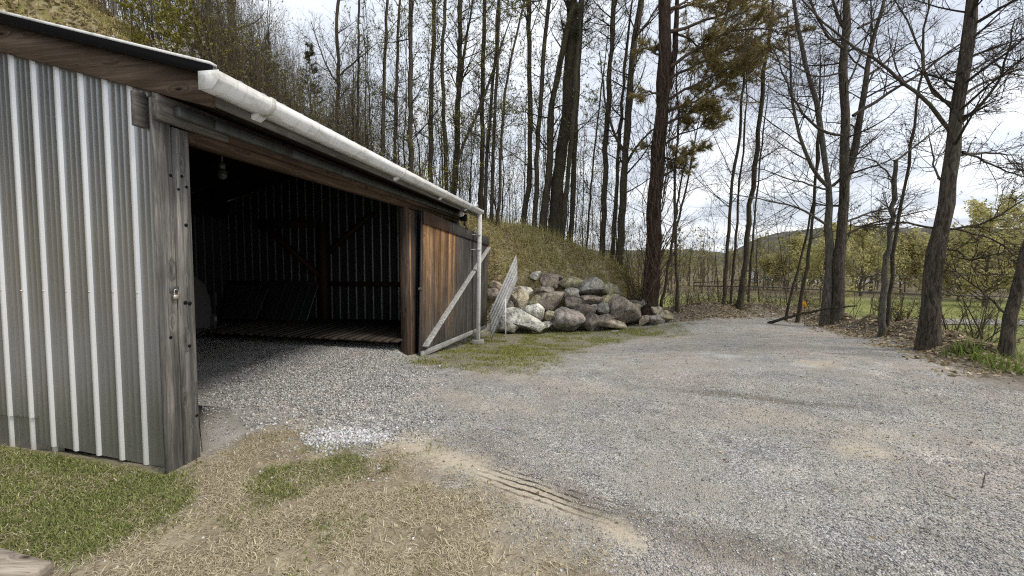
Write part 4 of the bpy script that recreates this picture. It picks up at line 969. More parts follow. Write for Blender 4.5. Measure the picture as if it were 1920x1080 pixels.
# thin reddish vine stems round the trunk
Tv = resample(path_px([(1216, 556), (1229, 374), (1241, 230), (1250, 0)], 14.3), 14)
nv = 110; vi = rg.integers(0, 10, nv); va = rg.uniform(math.pi * .95, math.pi * 2.15, nv); vp = np.zeros((nv, 9, 3)); vp[:, 0] = Tv[vi] + np.stack([np.cos(va) * .30, np.sin(va) * .30, rg.uniform(-.3, .3, nv)], 1)
vd = np.stack([np.cos(va) * .18 + rg.normal(.05, .16, nv), np.sin(va) * .10, np.ones(nv)], 1)
for k in range(1, 9):
    vd = vd + rg.normal(0, .14, (nv, 3)); vd /= np.linalg.norm(vd, axis=1, keepdims=True); vp[:, k] = vp[:, k - 1] + vd * rg.uniform(.12, .32, (nv, 1))
vn_ = (vp, np.linspace(.016, .007, 9)[None] * np.ones((nv, 1)))
vn2 = kids(*vn_, 5, .2, 1, (.2, .5), (20, 60), 5, .06, .14, .6, .006, .2)
assemble('crown', br, lv, [M['twigred'], M['needle']], rt, loc)
assemble('vines', [(*vn_, 4, 0), (*vn2, 3, 0)], [], [M['twigred']], rt, loc)
for lbl, p_, w_, lm in (('thin crooked tree right of the big pine, forking halfway', [(1270, 582), (1268, 456), (1266, 415), (1262, 365), (1268, 299), (1272, 220), (1268, 150)], 7, [(5, .3, [(1269, 425), (1282, 374), (1296, 305), (1310, 230)])]), ('thin slanting stem between the big pine and the crooked tree', [(1241, 570), (1254, 497), (1263, 428), (1275, 360)], 7, [])):
    tree('slender_tree', lbl, p_, 14.6, w_, w_ * .45, lm, 1.5, 16, 8, 5, (.3, 1), (.16, .35), (35, 75))
# --- ridge above the bank
ridge = [
 ('ridge tree with a bare slim trunk rising from the gutter end', [(902, 392), (904, 191), (909, 0)], 9, 'leaf', []),
 ('slim leaning ridge stem, second right of the gutter end', [(922, 391), (927, 249), (933, 89), (936, 10)], 7, 'leaf', []),
 ('thin ridge stem with the most yellow buds, third right of the gutter end', [(935, 391), (942, 231), (949, 147), (967, 67), (985, 0)], 6, 'leafmany', []),
 ('slim smooth pine on the ridge with dark needles only at the top of the frame', [(982, 420), (994, 333), (994, 178), (991, 27), (990, -30)], 10, 'pine', []),
 ('mossy straight ridge tree right of the slim smooth pine', [(1002, 427), (1007, 289), (1015, 178), (1022, 67), (1029, 0)], 9, 'leaf', []),
 ('ridge tree whose curved trunk leans into the thickest dark trunk', [(1016, 433), (1033, 289), (1033, 200), (1047, 124), (1062, 67), (1072, 20)], 13, '', []),
 ('thickest dark trunk on the ridge', [(1036, 444), (1053, 289), (1067, 156), (1073, 58), (1071, 0), (1070, -40)], 24, 'pinehigh', []),
 ('ridge tree touching the right side of the thickest dark trunk', [(1053, 444), (1067, 311), (1078, 178), (1084, 89), (1091, 0)], 10, '', []),
 ('slim ridge pine with needle tufts just right of the thickest trunk', [(1071, 440), (1078, 267), (1082, 169), (1091, 22), (1093, -30)], 10, 'pine', []),
 ('thinnest leaning stem on the ridge right of the thick trunks', [(1102, 446), (1109, 333), (1122, 222), (1130, 150)], 4, 'leaf', []),
 ('straight dark ridge tree alone in the bright gap, lower on the slope', [(1129, 480), (1136, 289), (1144, 133), (1151, 0)], 11, 'pinefew', []),
 ('ridge stem with a snapped bare top at the lower end of the slope', [(1149, 476), (1160, 289), (1169, 156), (1178, 67)], 8, '', []),
 ('grey ridge tree with a wide left fork, last before the big pine', [(1162, 478), (1173, 311), (1180, 178), (1189, 67), (1200, 18), (1204, -20)], 14, '', [(6, -.4, [(1170, 295), (1150, 250), (1136, 200), (1127, 125)]), (6, .4, [(1173, 305), (1190, 280), (1215, 250), (1235, 235)]), (5, .4, [(1189, 75), (1215, 40), (1235, 10)])]),
]
for lbl, p_, w_, kd, lm in ridge:
    D = 17.6 + rg.uniform(-.4, .8) - (.8 if p_[0][0] > 1120 else 0)
    nd = dict(pine=3500, pinehigh=4200, pinefew=1200).get(kd, 0); lf = dict(leaf=1100, leafmany=1700).get(kd, 220) * 2
    tree('pine_tree' if nd else 'ridge_tree', lbl, p_, D, w_ * 1.02, w_ * (.75 if w_ > 8 else .55), lm, 2.5, 24 if nd else 26, 8 if nd else 7, 6, (.62, 1) if nd else (.22, 1), (.07, .22), (40, 85), leaf=0 if nd else lf, leafsz=.035, needle=nd, needlem='needlegreen', bias=(0, 0, 0), up=.02 if nd else .06, twmin=.006, nl=.18)
# --- behind the garage roof
roofside = [
 ('bare tree with dark upright trunk behind the roof, right of the young evergreen', [(630, 330), (632, 230), (634, 117), (630, 31), (636, 0)], 9, 90, [(4, .3, [(633, 150), (660, 120), (690, 95)]), (4, .3, [(634, 160), (610, 120), (590, 60)])]), ('thin straight trunk behind the roof, second from the young evergreen', [(668, 340), (671, 261), (671, 156), (673, 39), (674, -20)], 6, 90, []),
 ('thin tree behind the roof whose trunk shows rusty brown low down', [(714, 360), (717, 280), (720, 156), (724, 39), (727, -20)], 8, 350, []), ('knobbly thin tree behind the roof left of the straightest trunk', [(737, 370), (740, 296), (743, 156), (746, 58), (750, 0)], 8, 900, []),
 ('straightest strong dark trunk behind the middle of the gutter', [(771, 380), (771, 311), (769, 195), (771, 97), (770, 0), (770, -30)], 11, 350, []), ('mossy trunk behind the gutter with a dense budding crown', [(805, 390), (807, 323), (809, 195), (811, 97), (813, 39), (815, -20)], 10, 1400, []),
 ('wavy thin trunk behind the gutter left of the forked one', [(838, 400), (836, 342), (832, 195), (828, 117), (834, 19), (838, -20)], 8, 1000, []), ('tall trunk behind the gutter end with a narrow fork to the right', [(846, 410), (850, 350), (858, 233), (861, 117), (863, 0)], 12, 900, [(7, .3, [(859, 190), (873, 78), (887, 0), (892, -30)])]),
 ('sharply slanting thin stem crossing the forked tree near the gutter end', [(852, 330), (859, 296), (885, 237), (908, 179), (925, 130)], 6, 300, []), ('thin double stem right beside the gutter end trunk', [(908, 395), (912, 311), (920, 195), (930, 100), (934, 0)], 7, 700, []),
]
for lbl, p_, w_, lf, lm in roofside:
    tree('hill_tree', lbl, p_, 18.0 + rg.uniform(-1, 2.0), w_, w_ * .6, lm, 2.5, 26, 7, 6, (.22, 1), (.08, .2), (35, 80), leaf=lf * 2, leafsz=.035, twmin=.006)
for lbl, p_, w_, bk in (('pale birch trunk high on the slope left of the yellow shrub', [(208, 55), (214, 20), (220, -40), (228, -140)], 13, 'barkpale'), ('grey trunk at the top of the mossy slope above the roof edge', [(166, 30), (166, -30), (164, -140)], 19, 'barkgrey'), ('broad dark trunk on the slope right of the yellow shrub', [(432, 150), (435, 60), (437, -40), (438, -160)], 17, 'barkbrown'), ('brown leaning trunk on the slope between yellow shrub and broad dark trunk', [(380, 130), (388, 40), (398, -60), (405, -160)], 9, 'barkbrown')):
    tree('hill_tree', lbl, p_, 19.0, w_, w_ * .7, [], 2, 9, 6, 4, (.2, 1), (.15, .3), barkm=bk, leaf=120, ground=True)

# --- saplings: six shapes, copied
def sapling(seed, h, leafn, lm, spread=.16, twig='twig'):
    z = np.linspace(0, h, 10); T = np.stack([np.cumsum(rg.normal(0, .05, 10)) * h / 8, np.cumsum(rg.normal(0, .05, 10)) * h / 8, z], 1); T -= T[0]
    rr = np.linspace(.0045 * h, .006, 10); a = kids(T[None], rr[None], 22, .15, 1, (.10, spread * 1.7), (25, 60), 7, .08, .10, .5, .006, .2); c = kids(*a, 5, .15, 1, (.3, .7), (25, 60), 5, .05, .12, .6, .005, .1)
    lv = [(*leafquads(along(c[0], leafn, .2), .035), 1)] if leafn else []
    o = assemble('sapling', [(T[None], rr[None], 6, 0), (*a, 4, 0), (*c, 3, 0)], lv, [M[twig], M[lm]], None, np.zeros(3)); me = o.data; bpy.data.objects.remove(o); return me
SAP = [sapling(k, h, n, lm, .16, tw) for k, (h, n, lm, tw) in enumerate([(9, 500, 'bud', 'twig'), (8, 200, 'bud', 'twig'), (10, 800, 'bud', 'twig'), (5, 150, 'bud', 'twigtan'), (4, 300, 'leafyellow', 'twigtan'), (6, 60, 'brownleaf', 'twigtan')])]
def plant(me, px, D, sc, label, group, name='sapling', lean=.05, off=0.0):
    x = (px - 960) / F * D * 1.0; y = D; o = link(name, me); o.location = (x, y, float(terrain(x, y)) - .05 + off)
    o.rotation_euler = (rg.normal(0, lean), rg.normal(0, lean), rg.uniform(0, 6.28)); o.scale = (sc, sc, sc * rg.uniform(.9, 1.15)); tag(o, label, 'sapling', group); return o
for k in range(46): plant(SAP[k % 3], 630 + (k / 46) * 560 + rg.uniform(-10, 10), 18.6 + rg.uniform(0, 5), rg.uniform(.7, 1.15), 'one of the thin leafing stems between the ridge trunks against the sky', 'thin stems on the ridge')
for k in range(44): plant(SAP[[3, 5, 1, 3, 4][k % 5]], 395 + (k / 44) * 270 + rg.uniform(-8, 8), 14.5 + rg.uniform(0, 6), rg.uniform(.7, 1.25), 'one of the brown brushy stems packed behind the roof left of the sky gap', 'brown brush behind the roof')
for k in range(15): plant(SAP[[3, 5, 1][k % 3]], 1180 + (k / 15) * 330 + rg.uniform(-10, 10), 15.6 + rg.uniform(0, 3.5), rg.uniform(.45, .95), 'one of the bare thin stems beyond the end of the driveway', 'bare stems beyond the driveway')
for k in range(14): plant(SAP[[5, 3][k % 2]], 1545 + (k / 14) * 380 + rg.uniform(-10, 10), (11.5 if k % 2 else 13) + rg.uniform(0, 2.5), rg.uniform(.35, .6), 'one of the low bare stems below the right hand maples', 'bare stems below the maples')
# shrubs on the slope and young evergreens
def shrub(name, label, px, py, D, w, h, leafn, lm, lsz, tw='twigtan', stems=16, flowers=0):
    c = at(px, py, D); x, y = c[0], c[1]; gz_ = min(float(terrain(x, y)), c[2] - .1); loc = np.array([x, y, gz_]); root = empty(name, loc); tag(root, label, 'shrub')
    B0 = np.array([[0, 0, 0], [0, 0, .05]])[None] + loc; P0 = np.repeat(resample(B0[0], 4)[None], 1, 0)
    H = h + (c[2] - gz_)
    a = kids(P0, np.full((1, 4), .04), stems, 0, 1, (.8, 1.15), (4, 28 + 30 * w / H), 9, .03, .07, .6, .010, .5, lens=H)
    a[0][:, :, :2] += rg.normal(0, .12 * w, (len(a[0]), 1, 2))
    c2 = kids(*a, 9, .25, 1, (.15, .35), (20, 60), 6, .05, .12, .55, .006, .15); c3 = kids(*c2, 4, .2, 1, (.3, .6), (20, 60), 4, .03, .12, .6, .005, .1)
    assemble('stem', [(*a, 5, 0), (*c2, 4, 0), (*c3, 3, 0)], [], [M[tw]], root, loc)
    lv = [(*leafquads(along(np.concatenate([c3[0], c2[0][:, :4]]), leafn, .15), lsz), 0)]; ms = [M[lm]]
    if flowers: lv.append((*leafquads(along(c3[0], flowers, .3), lsz * 1.3, .8), 1)); ms.append(M['blossom'])
    assemble('crown', [], lv, ms, root, loc)
shrub('leafing_shrub', 'bright yellow green leafing shrub on the slope above the rake', 345, 60, 16.0, 2.6, 3.0, 9000, 'leafyellow', .06)
shrub('leafing_shrub', 'low shrub flecked with white blossom under the yellow green one', 320, 100, 15.0, 2.0, 1.0, 800, 'leafyellow', .05, flowers=420)
shrub('leafing_shrub', 'smaller yellow green shrub at the far left of the yellow pair', 285, 40, 17.0, 1.6, 2.6, 1500, 'leafyellow', .05)
shrub('leafing_shrub', 'olive leafing shrub low behind the roof edge by the gutter cap', 440, 160, 15.0, 2.4, 1.6, 1400, 'bud', .05)
shrub('leafing_shrub', 'sparse green shrub on the ridge foot behind the last metre of gutter', 815, 330, 17.0, 2.4, 1.4, 1300, 'leafyellow', .045)
shrub('leafing_shrub', 'yellow green shrub beside the foot of the big pine', 1192, 490, 15.4, 1.4, 1.0, 900, 'leafyellow', .035)
shrub('leafing_shrub', 'bare tan shrub with few leaves between the snapped trunk and the thickest maple', 1690, 620, 10.2, .9, 1.0, 220, 'leafyellow', .03)
shrub('leafing_shrub', 'bare arching shrub right of the thickest maple above the lilies', 1830, 600, 9.5, 1.6, 1.3, 80, 'leafyellow', .03)
def conifer(label, px, pyb, pyt, D):
    c = at(px, pyt, D); x, y = c[0], c[1]; gz_ = float(terrain(x, y)); loc = np.array([x, y, gz_]); H = c[2] - gz_; root = empty('young_conifer', loc); tag(root, label, 'conifer')
    T = resample(np.array([loc, loc + [0, 0, H]]), 14, .01); rr = np.linspace(.05, .008, 14)
    assemble('trunk', [(T[None], rr[None], 8, 0)], [], [M['bark']], root, loc)
    a = kids(T[None], rr[None], 130, .05, .97, (.20, .26), (60, 85), 6, .05, .06, .5, .006, .12); 
    sc = np.clip(1 - (a[0][:, 0, 2] - gz_) / H, .06, 1)[:, None, None]; a[0][:] = a[0][:, :1] + (a[0] - a[0][:, :1]) * sc * 1.5
    c2 = kids(*a, 7, .15, 1, (.2, .4), (25, 55), 4, .03, .1, .6, .005, .08)
    assemble('crown', [(*a, 3, 0), (*c2, 3, 0)], [(*needles(c2[0], 9000, .10, .010, .1), 1), (*needles(a[0], 3000, .10, .01, .2), 1)], [M['twig'], M['needlegreen']], root, loc)
conifer('young pointed evergreen rising behind the roof left of the sky gap', 580, 250, 75, 19)
conifer('small dark evergreen half hidden in the brown brush behind the gutter cap', 500, 200, 60, 21)

# ------------------------------------------------------------------ valley: trees, houses, hills
def bushy_tree(label, px, pyt, D, wpx, lm, seed, leafn=4600, trunkh=.35, lsz=.16):
    x = (px - 960) / F * D; y = D; gz_ = float(terrain(x, y)); c = at(px, pyt, D); H = (c[2] - gz_) * .93; W = wpx / F * D / 2; loc = np.array([x, y, gz_])
    root = empty('spring_tree', loc); tag(root, label, 'tree', 'spring trees beyond the field')
    T = resample(np.array([loc - [0, 0, .2], loc + [.1, 0, H * .5], loc + [.2, 0, H * .9]]), 10, .05); rr = np.linspace(.02 * H, .03, 10)
    a = kids(T[None], rr[None], 30, .06, 1, (.35, .6), (25, 75), 8, .06, .10, .5, .03, .5, lens=W * 1.9 + H * .12); c2 = kids(*a, 8, .2, 1, (.25, .5), (25, 60), 5, .04, .12, .5, .02, .3); c3 = kids(*c2, 3, .3, 1, (.3, .6), (25, 60), 4, .03, .12, .6, .012, .2)
    assemble('trunk', [(T[None], rr[None], 8, 0)], [], [M['barkbrown']], root, loc)
    pts = np.concatenate([along(c3[0], leafn * 2 // 3, .1), along(c2[0], leafn // 3, .3)]) + rg.normal(0, .22, (leafn * 2 // 3 + leafn // 3, 3))
    assemble('crown', [(*a, 5, 0), (*c2, 4, 0), (*c3, 3, 0)], [(*leafquads(pts, lsz), 1)], [M['twigtan'], M[lm]], root, loc)
for i, a_ in enumerate([
 ('rounded yellow green tree left behind the dark twin maple', 1545, 430, 52, 110, 'willow'), ('broad yellow green tree between the twin maple and the snapped trunk', 1615, 424, 56, 120, 'willow'), ('lower olive tree behind the snapped grey trunk', 1690, 452, 60, 100, 'willow'),
 ('pale olive tree just left of the thickest maple', 1735, 450, 58, 90, 'willow'), ('tall golden tree right of the thickest maple', 1850, 365, 44, 130, 'willow'), ('golden tree at the far right edge behind the leaning trunk', 1930, 350, 48, 150, 'willow'),
 ('short olive tree in the valley right of the thickest maple', 1800, 445, 50, 100, 'willow'), ('greyish bare crowned tree far right above the golden ones', 1890, 400, 70, 130, 'willow'), ('dull olive tree behind the orange marker', 1495, 455, 64, 80, 'willow'), ('low olive tree right of the gap poles', 1450, 482, 66, 70, 'willow')]):
    bushy_tree(*a_, 500 + i)
def wood_mass(name, label, cells, D0_, D1_, hgt, lm, leafn, lsz, bare, pxr=(1180, 2300), r0=.12, cat='wood'):
    """a far wood that reads as one mass: many crowns in one object"""
    n = cells; px = rg.uniform(pxr[0], pxr[1], n); D = rg.uniform(D0_, D1_, n); x = (px - 960) / F * D
    z0 = terrain(x, D); P = np.zeros((n, 6, 3)); h = hgt * rg.uniform(.6, 1.2, n)
    for k in range(6): P[:, k] = np.stack([x, D, z0 + h * k / 5], 1) + rg.normal(0, .12, (n, 3)) * (k > 0)
    rr = np.linspace(r0, r0 * .2, 6)[None] * np.ones((n, 1)); a = kids(P, rr, 10, .12, 1, (.2, .45), (25, 65), 5, .06, .10, .5, r0 * .2, .3); c2 = kids(*a, 4, .2, 1, (.3, .6), (25, 60), 4, .04, .12, .5, r0 * .14, .2)
    lv = [(*leafquads(along(c2[0], leafn, .1) + rg.normal(0, .15, (leafn, 3)), lsz), 1)]
    o = assemble(name, [(P, rr, 5, 0), (*a, 4, 0), (*c2, 3, 0)], lv, [M['twigtan' if bare else 'barkbrown'], M[lm]], None, np.zeros(3)); tag(o, label, cat, None, 'stuff')
wood_mass('far_woods', 'grey brown leafless wood along the far side of the field', 420, 58, 130, 8.5, 'bud', 16000, .22, True)
wood_mass('thicket', 'tangle of bare tan brush on the bank past the end of the driveway', 80, 16.5, 27, 2.6, 'leafyellow', 900, .03, True, (1190, 1560), .018, 'brush')
wood_mass('brush_pile', 'tangle of dead twigs lying along the bank at the end of the driveway', 190, 14.6, 17.0, .8, 'brownleaf', 1500, .03, True, (1255, 1580), .010, 'brush')
wood_mass('low_thicket', 'sparse bare tan brush on the bank below the maples', 130, 12.5, 20, 2.2, 'leafyellow', 900, .03, True, (1540, 2200), .012, 'brush')
wood_mass('field_edge_brush', 'low tan and olive scrub along the far edge of the field', 55, 42, 58, 3.0, 'willow', 2600, .10, True, (1150, 2200), .03, 'brush')
wood_mass('hill_brush', 'dense brown leafless brush on the slope behind the roof', 620, 14.0, 24, 6.0, 'bud', 17000, .035, True, (380, 700), .019, 'brush')
wood_mass('slope_brush', 'brown brush and thin stems high on the slope left of the yellow green shrub', 190, 17.0, 27, 5.0, 'bud', 3500, .04, True, (120, 440), .022, 'brush')
wood_mass('ridge_undergrowth', 'fine budding undergrowth between the trunks along the ridge', 420, 17.8, 25, 6.0, 'bud', 26000, .035, True, (600, 1190), .013, 'brush')
nw = 150; wx = rg.uniform(-24, -11.5, nw); wy = rg.uniform(-7.5, 7, nw); wz = terrain(wx, wy); wh = rg.uniform(5, 9, nw); wp_ = np.stack([np.stack([wx, wy, wz + wh * k / 5], 1) for k in range(6)], 1)  # evergreens added out of view so the side wall reflects something dark
wa = kids(wp_, np.linspace(.14, .02, 6)[None] * np.ones((nw, 1)), 16, .08, 1, (.15, .32), (55, 85), 4, .03, .08, .4, .015, .4)
o = assemble('unseen_slope_woods', [(wp_, np.linspace(.14, .02, 6)[None] * np.ones((nw, 1)), 5, 0)], [(*needles(wa[0], 26000, .34, .05, .05), 1)], [M['bark'], M['needlegreen']], None, np.zeros(3)); tag(o, 'unseen evergreen wood added on the left slope to darken the wall reflections', 'wood', None, 'stuff')
def hillm():
    g = mat('wooded_hill'); o = g.obj(); f = g.noise(g.map(o, (1, 1, 1.6)), .09, 8, .75); f2 = g.noise(o, .02, 4, .6); f3 = g.noise(g.map(o, (1, 1, .5)), .5, 4, .7)
    c = g.ramp(f, (.32, (.055, .052, .045)), (.5, (.13, .12, .10)), (.68, (.22, .205, .17))); c = g.mix(g.ramp(f2, (.5, (0, 0, 0)), (.62, (.6, .6, .6))), c, (.13, .14, .06)); c = g.mix(g.ramp(f3, (.4, (.5, .5, .5)), (.55, (0, 0, 0))), c, (.05, .048, .042))
    g.bump(f, 1.0, 4.0); return g.out(c, .95, 0, .1)
MH = hillm()
def ridge_mesh(name, D0_, prof_, depth, jag):
    pxs = np.linspace(-400, 2700, 420); top = np.interp(pxs, [p[0] for p in prof_], [p[1] for p in prof_]) + (fbm(pxs / 9, pxs * 0, 61) - .5) * jag + (fbm(pxs / 60, pxs * 0, 62) - .5) * jag * 1.5
    rows = 26; Vv = np.zeros((rows, len(pxs), 3))
    for r in range(rows):
        k = r / (rows - 1); D = D0_ + depth * k
        for i, (p, tp) in enumerate(zip(pxs, top)):
            zt = at(p, tp, D0_ + depth * .75)[2]; f = math.sin(min(k / .75, 1) * math.pi / 2) if k < .75 else 1 - (k - .75) * 1.5
            Vv[r, i] = ((p - 960) / F * D, D, -4.6 + (zt + 4.6) * f)
    Vv[:, :, 2] += (fbm(Vv[:, :, 0] * .06, Vv[:, :, 1] * .06, 66) - .5) * 3 * np.clip(np.linspace(0, 3, rows), 0, 1)[:, None]
    n = len(pxs); ii_ = (np.arange(rows - 1)[:, None] * n + np.arange(n - 1)[None]).ravel(); F_ = np.stack([ii_, ii_ + 1, ii_ + n + 1, ii_ + n], -1)
    tag(link(name, mesh_np(name, Vv.reshape(-1, 3), [(F_, 0)], [MH], True)), kind='structure')
ridge_mesh('far_hill', 230, [(-400, 470), (1200, 468), (1300, 466), (1360, 474), (1410, 452), (1470, 436), (1540, 428), (1640, 424), (1800, 432), (2000, 420), (2700, 440)], 170, 5)
def house(label, px, pyb, D, w, h, d, roof_h, ang=0.0):
    x = (px - 960) / F * D; z = at(px, pyb, D)[2]; z = min(z, float(terrain(x, D)) + .3); root = empty('house', (x, D, z), ang); tag(root, label, 'house')
    b = MB(); b.box((-w / 2, -d / 2, -1.5), (w / 2, d / 2, h)); b.prism([(-d / 2, h), (d / 2, h), (0, h + roof_h - .05)], 0, -w / 2, w / 2); b.build('wall', M['housewhite'], root)
    b = MB()
    for sg in (-1, 1): b.add([(-w / 2 - .3, sg * (d / 2 + .3), h - .1), (w / 2 + .3, sg * (d / 2 + .3), h - .1), (w / 2 + .3, 0, h + roof_h), (-w / 2 - .3, 0, h + roof_h), (-w / 2 - .3, sg * (d / 2 + .3), h + .08), (w / 2 + .3, sg * (d / 2 + .3), h + .08), (w / 2 + .3, 0, h + roof_h + .18), (-w / 2 - .3, 0, h + roof_h + .18)], [[0, 1, 2, 3], [4, 5, 6, 7], [0, 1, 5, 4], [1, 2, 6, 5], [0, 3, 7, 4]])
    b.build('roof', M['houseroof'], root)
    k = -w / 2 + 1.2
    while k < w / 2 - 1:
        b = MB(); b.box((k, -d / 2 - .05, h * .35), (k + 1.0, -d / 2 - .004, h * .75)); b.build('window', M['glass'], root); k += 2.6
for a_ in (('low white building showing left of the gap poles', 1440, 540, 92, 9, 3.2, 6, 1.4, .2), ('white house just left of the grey forked trunk', 1500, 540, 88, 7, 3.0, 6, 1.6, -.2), ('long white building between the snapped trunk and the thickest maple', 1668, 548, 84, 13, 3.0, 6, 1.2, .1), ('white house right behind the thickest maple', 1795, 546, 80, 9, 3.2, 6, 1.5, -.15), ('white house seen above the lilies at the right', 1855, 548, 78, 7, 2.8, 6, 1.3, .2)): house(*a_)
# pale road in the valley
b = MB(); pr_ = [G(1190, 583), G(1260, 588), G(1330, 590), G(1400, 586)]
L_ = np.array([(-3, 44), (8, 37.5), (20, 34.5), (40, 33.0), (70, 32)]); Lr = resample(np.c_[L_, np.zeros(5)], 60)
V_ = []
for i in range(60):
    d_ = Lr[min(i + 1, 59)] - Lr[max(i - 1, 0)]; d_ /= np.linalg.norm(d_); n_ = np.array([-d_[1], d_[0], 0])
    for s_ in (-1.5, 1.5): q_ = Lr[i] + n_ * s_; V_.append((q_[0], q_[1], float(terrain(q_[0], q_[1])) + .06))
F_ = np.array([[2 * i, 2 * i + 2, 2 * i + 3, 2 * i + 1] for i in range(59)])
tag(link('valley_road', mesh_np('valley_road', np.array(V_), [(F_, 0)], [M['concrete']])), kind='structure')
# utility cables
for lbl, pp, r_ in (('upper thin cable strung across the valley behind the maples', [(1300, 530), (1450, 522), (1600, 518), (1750, 516), (1900, 514), (2100, 508)], .018), ('lower thicker cable strung across the valley behind the maples', [(1300, 536), (1440, 538), (1570, 545), (1740, 552), (1890, 557), (2100, 566)], .028)):
    b = MB(); b.tube(resample(path_px(pp, 17.0), 30), r_, 6); o = b.build('utility_cable', M['cable']); tag(o, lbl, 'cable')
# fallen log and the marker
fl_ = np.array([at(1440, 606, 12.6), at(1480, 594, 12.1), at(1530, 582, 11.6), at(1570, 577, 11.2), at(1608, 573, 10.9)])
b = MB(); b.tube(resample(fl_, 14, .01), np.linspace(.05, .02, 14), 8); o = b.build('fallen_log', M['bark'], None, True); tag(o, 'dark fallen log propped against the grey forked trunk', 'log')
mp = at(1509, 573, 11.9); root = empty('marker_flag', mp); tag(root, 'small orange yellow marker among the twigs above the fallen log', 'marker')
b = MB(); th_ = np.linspace(0, 1, 7)
V_ = [(-.06 + .12 * u, .03 * math.sin(u * 9), .06 * math.sin(u * 3 + .5) + z_) for z_ in (-.06, .0, .07) for u in th_]; F_ = [[r * 7 + i, r * 7 + i + 1, r * 7 + i + 8, r * 7 + i + 7] for r in range(2) for i in range(6)]
b.add(V_, F_); o = b.build('cloth', M['orange'], root, True); mo = o.modifiers.new('thickness', 'SOLIDIFY'); mo.thickness = .012
b = MB(); gz_ = float(terrain(mp[0], mp[1])); b.tube([(.05, .05, gz_ - mp[2] - .05), (.02, .03, -.2), (0, .01, .05)], .006, 6); b.build('stick', M['twig'], root)

# ------------------------------------------------------------------ ground cover
def scatter(n, x0, x1, y0, y1, dens):
    x = rg.uniform(x0, x1, n); y = rg.uniform(y0, y1, n); z = terrain(x, y); m_ = masks(x, y, z); k = rg.uniform(0, 1, n) < dens(m_, x, y)
    return x[k], y[k], z[k], m_
def in_view(x, y, z, pad=.08): return (y > .9) & (np.abs(x / np.maximum(y, .1)) < 1.333 + pad + .25 / np.maximum(y, .3))
def outside_garage(x, y): s, t = to_garage(x, y); return ~((s < .03) & (t > -.02) & (t < GL + .05) & (s > -GW))
def blades(x, y, z, h, w, lean, curl=.3):
    n = len(x); p = np.stack([x, y, z - .004], 1); a = rg.uniform(0, 6.28, n); hv = h * rg.uniform(.45, 1.35, n)
    ln = rg.normal(0, lean, n); dir_ = np.stack([np.cos(a), np.sin(a), np.zeros(n)], 1); side_ = np.stack([-np.sin(a), np.cos(a), np.zeros(n)], 1) * (w * rg.uniform(.6, 1.3, n))[:, None]
    ln = np.abs(ln) if lean < 1.4 else np.clip(1.3 + rg.normal(0, .22, n), .5, 1.65); up_ = np.array([0, 0, 1.0])
    mid = p + (dir_ * np.sin(ln)[:, None] + up_ * np.cos(ln)[:, None]) * (hv * .55)[:, None]; l2_ = np.minimum(ln * 1.8 + curl, 1.9)
    tip = mid + (dir_ * np.sin(l2_)[:, None] + up_ * np.cos(l2_)[:, None]) * (hv * .5)[:, None]
    V_ = np.stack([p - side_, p + side_, mid + side_ * .8, mid - side_ * .8, tip], 1).reshape(-1, 3); i = np.arange(n) * 5
    q_ = np.stack([i, i + 1, i + 2, i + 3], 1); t_ = np.stack([i + 3, i + 2, i + 4], 1); tone = np.repeat(np.clip(rg.normal(.5, .3, n), 0, 1), 5)
    return V_, q_, t_, np.stack([tone] * 3 + [np.ones(5 * n)], 1)
def blade_obj(name, label, cat, x, y, z, h, w, lean, m, curl=.3):
    V_, q_, t_, tn = blades(x, y, z, h, w, lean, curl); o = link(name, mesh_np(name, V_, [(q_, 0), (t_, 0)], [M[m]], True, {'tone': tn})); tag(o, label, cat, None, 'stuff')
def cat_(*ls): return [np.concatenate(v) for v in zip(*ls)]
x, y, z, _ = scatter(260000, -4.6, -1.0, 1.2, 4.0, lambda m_, x, y: m_['lawn'] * (.35 + .65 * smooth(.35, .6, fbm(x * 4, y * 4, 71)))); k = in_view(x, y, z) & outside_garage(x, y); A_ = (x[k], y[k], z[k])
x, y, z, _ = scatter(90000, -2.6, -.4, 1.6, 3.6, lambda m_, x, y: np.maximum(m_['tuft'] * .9, m_['straw'] * .10 * smooth(.5, .7, fbm(x * 3, y * 3, 72)) * 2)); k = in_view(x, y, z) & outside_garage(x, y); B_ = (x[k], y[k], z[k])
xx, yy, zz = cat_(A_, B_); blade_obj('lawn_grass', 'short green lawn grass in front of the ribbed wall', 'grass', xx, yy, zz, .038, .0028, .75, 'grass', .5)
x, y, z, _ = scatter(330000, -2.6, 7.0, 5.6, 15.0, lambda m_, x, y: m_['gs'] ** 1.5 * (.06 + .6 * smooth(.42, .62, fbm(x * 1.9, y * 1.9, 78)))); k = outside_garage(x, y); blade_obj('verge_grass', 'thin mossy grass strip between the boulders and the driveway', 'grass', x[k], y[k], z[k], .05, .005, .8, 'verge', .5)
x, y, z, _ = scatter(420000, -4.4, 1.6, .9, 3.7, lambda m_, x, y: np.clip(m_['straw'] ** 1.6 * (.07 + .8 * smooth(.42, .66, fbm(x * 3.1, y * 3.1, 73))) * (1 - .97 * m_['sand']) + .2 * m_['lawn'], 0, 1)); k = in_view(x, y, z) & outside_garage(x, y)
blade_obj('dead_grass', 'matted straw coloured dead grass in the foreground', 'dead grass', x[k], y[k], z[k] + .005, .058, .0019, 1.5, 'straw', .25)
x, y, z, _ = scatter(150000, 7.0, 13, 4.0, 10.5, lambda m_, x, y: m_['rg']); blade_obj('verge_grass', 'green grass at the lot edge round the right hand trees', 'grass', x, y, z, .14, .006, .6, 'grass', .5)
